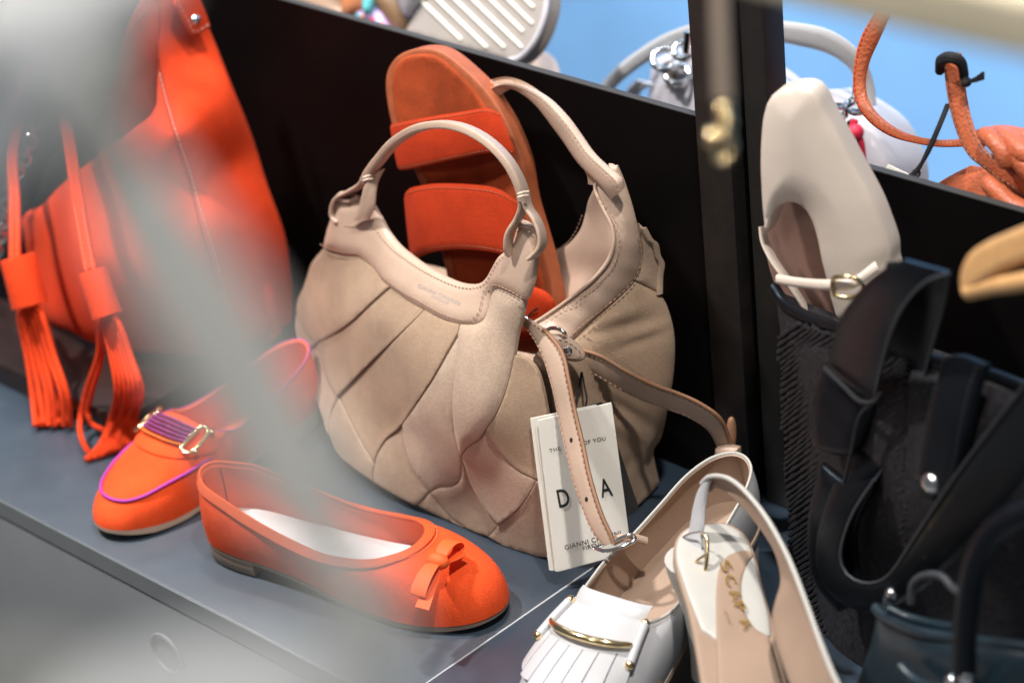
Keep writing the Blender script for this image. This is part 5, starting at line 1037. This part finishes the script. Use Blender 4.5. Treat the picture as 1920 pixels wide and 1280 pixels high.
# ---------------------------------------------------------------- sandals behind the left-hand panel
rs = thing("ribbed_sandal", "sandal with taupe ribbed sole turned up, blurred behind the left back panel", "sandal", (-.20, .46, 0))
RS = Flat(at(770, 60, y=.46), at(1020, 30, y=.47), at(960, 115, y=.45))
sp = ed([[(756, 60), (775, 30), (800, -5), (830, -40)], [(830, -40), (1026, -40)], [(1026, -40), (1026, 0), (1018, 40), (1000, 80), (975, 108), (955, 115)], [(955, 115), (900, 98), (830, 82), (756, 60)]])
v, f = sheet_vf(sp, RS, .016, 6, 0, 20, 10); rsl = obj("sole", v, f, M_stripe, rs)
for k in range(9):
    x0 = 742+k*33; a = at(x0, -45, y=.4) ; q0 = RS(np.array([x0+0.]), np.array([-45.]))[0]+RS.n*.0008; x1 = x0+170; q1 = RS(np.array([x1+0.]), np.array([105.]))[0]+RS.n*.0008
    pts = [(x0+t*170, -45+t*165) for t in np.linspace(0, 1, 12)]
    import_ok = [p for p in pts if p[1] < 50+(p[0]-756)*.26 and p[0] < 1018-max(0, p[1])*.35 and p[0] > 772+max(0, 40-p[1])*.4]
    if len(import_ok) > 2:
        a_ = np.array(import_ok); v, f = tube_vf(RS(a_[:, 0], a_[:, 1])+RS.n*.0006, .0013, 6); obj("sole_rib", v, f, M_card, rsl)
v, f = tube_vf(cr(RS(*np.array([(1026, -40), (1026, 0), (1019, 40), (1001, 80), (976, 108), (955, 115)], float).T), 6), .0028, 8); obj("sole_edge", v, f, M_palebag, rsl)
bs = thing("beige_pump", "beige leather pump behind the taupe ribbed sandal sole", "shoe", (-.17, .52, 0))
BSf = Bulge([(930, 90, .50), (1010, 90, .51), (1010, 140, .49), (960, 130, .495)])
v, f = sheet_vf(ed([[(900, 60), (960, 70), (1000, 80), (1012, 110), (1018, 160)], [(1018, 160), (940, 160), (880, 120)], [(880, 120), (900, 60)]]), BSf, .03, 8, .006, 30, 10); obj("upper", v, f, M_beige, bs)
v, f = sheet_vf(ed([[(760, 68), (870, 90), (905, 104), (870, 120)], [(870, 120), (760, 80), (760, 68)]]), Flat(at(760, 68, y=.47), at(870, 90, y=.475), at(870, 120, y=.46)), .02, 4, 0, 20, 10); obj("side", v, f, M_brown, bs)
fs = thing("feather_sandal", "beige sandal with peach, turquoise and lilac trim, blurred at the top edge", "sandal", (-.32, .47, 0))
def blob(poly, y, m, nm, th=.016, pf=.006):
    S_ = Bulge([(poly[0][0], poly[0][1], y), (poly[len(poly)//3][0], poly[len(poly)//3][1], y+.004), (poly[2*len(poly)//3][0], poly[2*len(poly)//3][1], y-.004)]); v, f = sheet_vf(cr(poly, 5, True), S_, th, 6, pf, 24, 8); return obj(nm, v, f, m, fs)
blob([(560, -30), (600, -40), (648, -30), (640, 10), (645, 40), (560, 12)], .47, M_beige, "sole")
blob([(640, -30), (690, -40), (690, 5), (665, 30), (642, 30)], .455, M_peach, "peach_strap")
blob([(680, -8), (698, -6), (694, 20), (680, 22)], .450, M_turq, "turquoise_bead", .008)
blob([(664, 24), (690, 16), (712, 22), (724, 50), (740, 62), (690, 52)], .452, M_lilac, "lilac_frill", .010)
blob([(700, -20), (740, -10), (760, 30), (756, 64), (720, 44), (704, 10)], .462, M_brown, "heel")
blob([(730, -40), (770, -40), (800, -20), (776, 20), (760, 34), (742, 0)], .470, M_palebag, "upper_strap")
for k in range(6):
    p = at(672+k*9, 26+k*4+rng.normal(0, 2), y=.446); obj("bead", *ball_vf(p, .0022, 8, 6), [M_turq, M_peach, M_lilac, M_red, M_blue, M_peach][k], fs)

# ---------------------------------------------------------------- black chain bag at the left edge
ch = thing("chain_bag", "black leather bag with silver chain strap at the left edge, behind the tassels", "handbag", (-.60, .24, 0.022))
CBg = Bulge([(-60, 420, .20), (18, 430, .20), (22, 560, .19), (-60, 700, .165), (20, 690, .165)])
v, f = sheet_vf(ed([[(-80, 400), (10, 420), (30, 470), (36, 560), (34, 640), (26, 690)], [(26, 690), (-80, 650)], [(-80, 650), (-80, 400)]]), CBg, .06, 10, .006, 40, 12); obj("body", v, f, M_black, ch)
path = resample(cr(aty([(70, 205, .22), (60, 245, .21), (46, 290, .20), (26, 330, .195), (14, 375, .19), (4, 420, .185), (-10, 470, .18)]), 8), .0085)
for i in range(len(path)):
    t = path[min(i+1, len(path)-1)]-path[max(i-1, 0)]; t /= np.linalg.norm(t); s_ = CR_ if i % 2 else _f
    v, f = torus_vf(path[i], t, s_, .0058, .0017, 16, 7); obj("chain_link", v, f, M_silver, ch)
bb = thing("checked_strap_bag", "grey handbag with black and white chain strap behind the orange tote", "handbag", (-.66, .42, 0))
GB = Bulge([(60, -20, .44), (240, -20, .42), (230, 120, .42), (60, 200, .42), (150, 250, .42)])
v, f = sheet_vf(ed([[(20, -60), (262, -60)], [(262, -60), (240, 40), (215, 120), (200, 260)], [(200, 260), (20, 260)], [(20, 260), (20, -60)]]), GB, .05, 8, .01, 50, 14); obj("body", v, f, M_palebag, bb)
p1_ = cr(aty([(176, -20, .40), (186, 10, .40), (200, 45, .395), (212, 82, .39)]), 8); p2_ = cr(aty([(192, -20, .40), (200, 10, .40), (211, 45, .395), (217, 78, .39)]), 8)
for p_ in (p1_, p2_): v, f = tube_vf(p_, .0014, 7); obj("strap_edge", v, f, M_blackedge, bb)
for i in range(2, len(p1_)-2, 3):
    v, f = tube_vf(np.array([p1_[i], (p1_[i]+p2_[i])/2, p2_[i]]), .0015, 6); obj("strap_link", v, f, M_silver if i % 2 else M_blackedge, bb)

# ---------------------------------------------------------------- near the camera: hangers, clip, sprig
wh = thing("wooden_hanger", "beech wood clothes hanger end poking in at the right edge above the tote", "hanger", at(1900, 480, d=1.36))
HG = Flat(at(1800, 540, d=1.385), at(1930, 430, d=1.33), at(1930, 540, d=1.34))
v, f = sheet_vf(ed([[(1797, 548), (1795, 525), (1800, 500), (1815, 474), (1842, 455), (1880, 438), (1920, 422), (2050, 375)], [(2050, 375), (2050, 440)], [(2050, 440), (1980, 470), (1920, 492), (1880, 508), (1850, 526), (1825, 545), (1810, 552), (1797, 548)]]), HG, .014, 9, .001, 20, 8); obj("shoulder", v, f, M_wood, wh)
v, f = tube_vf(cr(np.array([at(1815, 546, d=1.385), at(1860, 536, d=1.37), at(1920, 528, d=1.345), at(2050, 500, d=1.30)]), 6), .0052, 12); obj("trouser_bar", v, f, M_wood, wh)
v, f = tube_vf(cr(np.array([at(2050, 395, d=1.30), at(2100, 250, d=1.28), at(2130, 200, d=1.28), at(2150, 250, d=1.28)]), 6), .0016, 8); obj("hook", v, f, M_silver, wh)
# pale ash board above, across the upper right corner
ra = thing("clothes_rail", "pale ash wood rail crossing the upper right corner, out of focus", "rail", at(1700, 30, d=.84))
e0 = at(1372, -12, d=.95); e1 = at(2100, 165, d=.78); ax = e1-e0; ax /= np.linalg.norm(ax); ax[2] *= 1.0
up_ = np.array([0, 0, 1.0]); sd_ = np.cross(ax, up_); sd_ /= np.linalg.norm(sd_); up2 = np.cross(sd_, ax)
V, F = sweep_vf(np.array([e0+(e1-e0)*t for t in (0, .01, .5, .99, 1.0)]), rrect(.060, .0235, .003), sd_, None, [.97, 1, 1, 1, .97]) if False else sweep_vf(np.array([e0+(e1-e0)*t for t in (0, .01, .5, .99, 1.0)])+up2*.012+sd_*(-.03), rrect(.060, .0225, .003), sd_)
obj("rail_bar", V, F, M_pale, ra)
for t in (.55, .95):
    c = e0+(e1-e0)*t+up2*.02-sd_*.03; v, f = tube_vf(np.array([c, c+np.array([0, 0, .25]), c+np.array([0, 0, .6])]), .006, 10); obj("hanging_rod", v, f, M_silver, ra)
cl = thing("gold_clip", "gold swivel clip on a taupe cord hanging in front of the posts, out of focus", "clip", at(1352, 230, d=1.1))
v, f = tube_vf(cr(np.array([at(1345, -120, d=1.1), at(1349, 0, d=1.1), at(1353, 100, d=1.1), at(1357, 190, d=1.1)]), 5), .0048, 10); obj("cord", v, f, M_taupe, cl)
for x, y, r in ((1357, 208, .0042), (1362, 232, .0036), (1337, 257, .0040), (1356, 256, .0032)):
    obj("gold_bead", *ball_vf(at(x, y, d=1.1), r, 14, 10), M_gold, cl)
v, f = tube_vf(cr(np.array([at(1344, 262, d=1.1), at(1340, 280, d=1.1), at(1348, 300, d=1.1), at(1366, 296, d=1.1), at(1372, 272, d=1.1), at(1362, 250, d=1.1)]), 5, True), .0016, 8, True); obj("snap_hook", v, f, M_gold, cl)

sg_ = thing("leaf_sprig", "pale grey green leafy sprig very close to the lens, blurred over the left side", "plant", at(300, 500, d=.43))
def leaf(pts, w, d0, d1, m, name="leaf"):
    n = len(pts); c = cr(np.array([at(p[0], p[1], d=d0+(d1-d0)*i/(n-1)) for i, p in enumerate(pts)]), 6); k = len(c); u = np.linspace(0, 1, k)
    hw = w*np.interp(u, np.linspace(0, 1, len(PROF)), PROF) if False else w*np.sin(np.pi*np.clip(u*.94+.03, 0, 1))**.6
    t = np.gradient(c, axis=0); t /= np.linalg.norm(t, axis=1)[:, None]; s = np.cross(t, -_f); s /= np.linalg.norm(s, axis=1)[:, None]
    rows = [c+s*(hw*q)[:, None]-_f*(.0012*(1-abs(q))-.0008) for q in (-1, -.6, -.2, 0, .2, .6, 1)]
    v, f = grid_vf(np.stack(rows, 1), .0006); return obj(name, v, f, m, sg_)
leaf([(120, 60), (190, 250), (300, 450), (410, 630), (520, 830), (610, 1000), (650, 1090)], .0100, .43, .41, M_leaf)
leaf([(500, 800), (570, 930), (640, 1060), (690, 1190), (700, 1340)], .0064, .41, .40, M_leaf)
leaf([(-80, 60), (30, 10), (140, -20), (320, -60)], .0100, .41, .42, M_leafw)
leaf([(-100, 430), (-30, 310), (20, 190), (60, 40)], .0078, .43, .42, M_leafw)
leaf([(70, 280), (140, 220), (210, 130), (280, 0)], .0088, .44, .43, M_leafd)
leaf([(80, 1400), (240, 1345), (420, 1325), (580, 1340), (700, 1400)], .0105, .40, .405, M_leafw)
leaf([(-120, 1290), (0, 1285), (140, 1300), (300, 1350)], .0070, .40, .405, M_leaf)
v, f = tube_vf(cr(np.array([at(60, -100, d=.45), at(160, 200, d=.442), at(300, 480, d=.434), at(470, 760, d=.424), at(600, 1040, d=.415), at(660, 1400, d=.41)]), 6), .0011, 8); obj("stem", v, f, M_leafd, sg_)
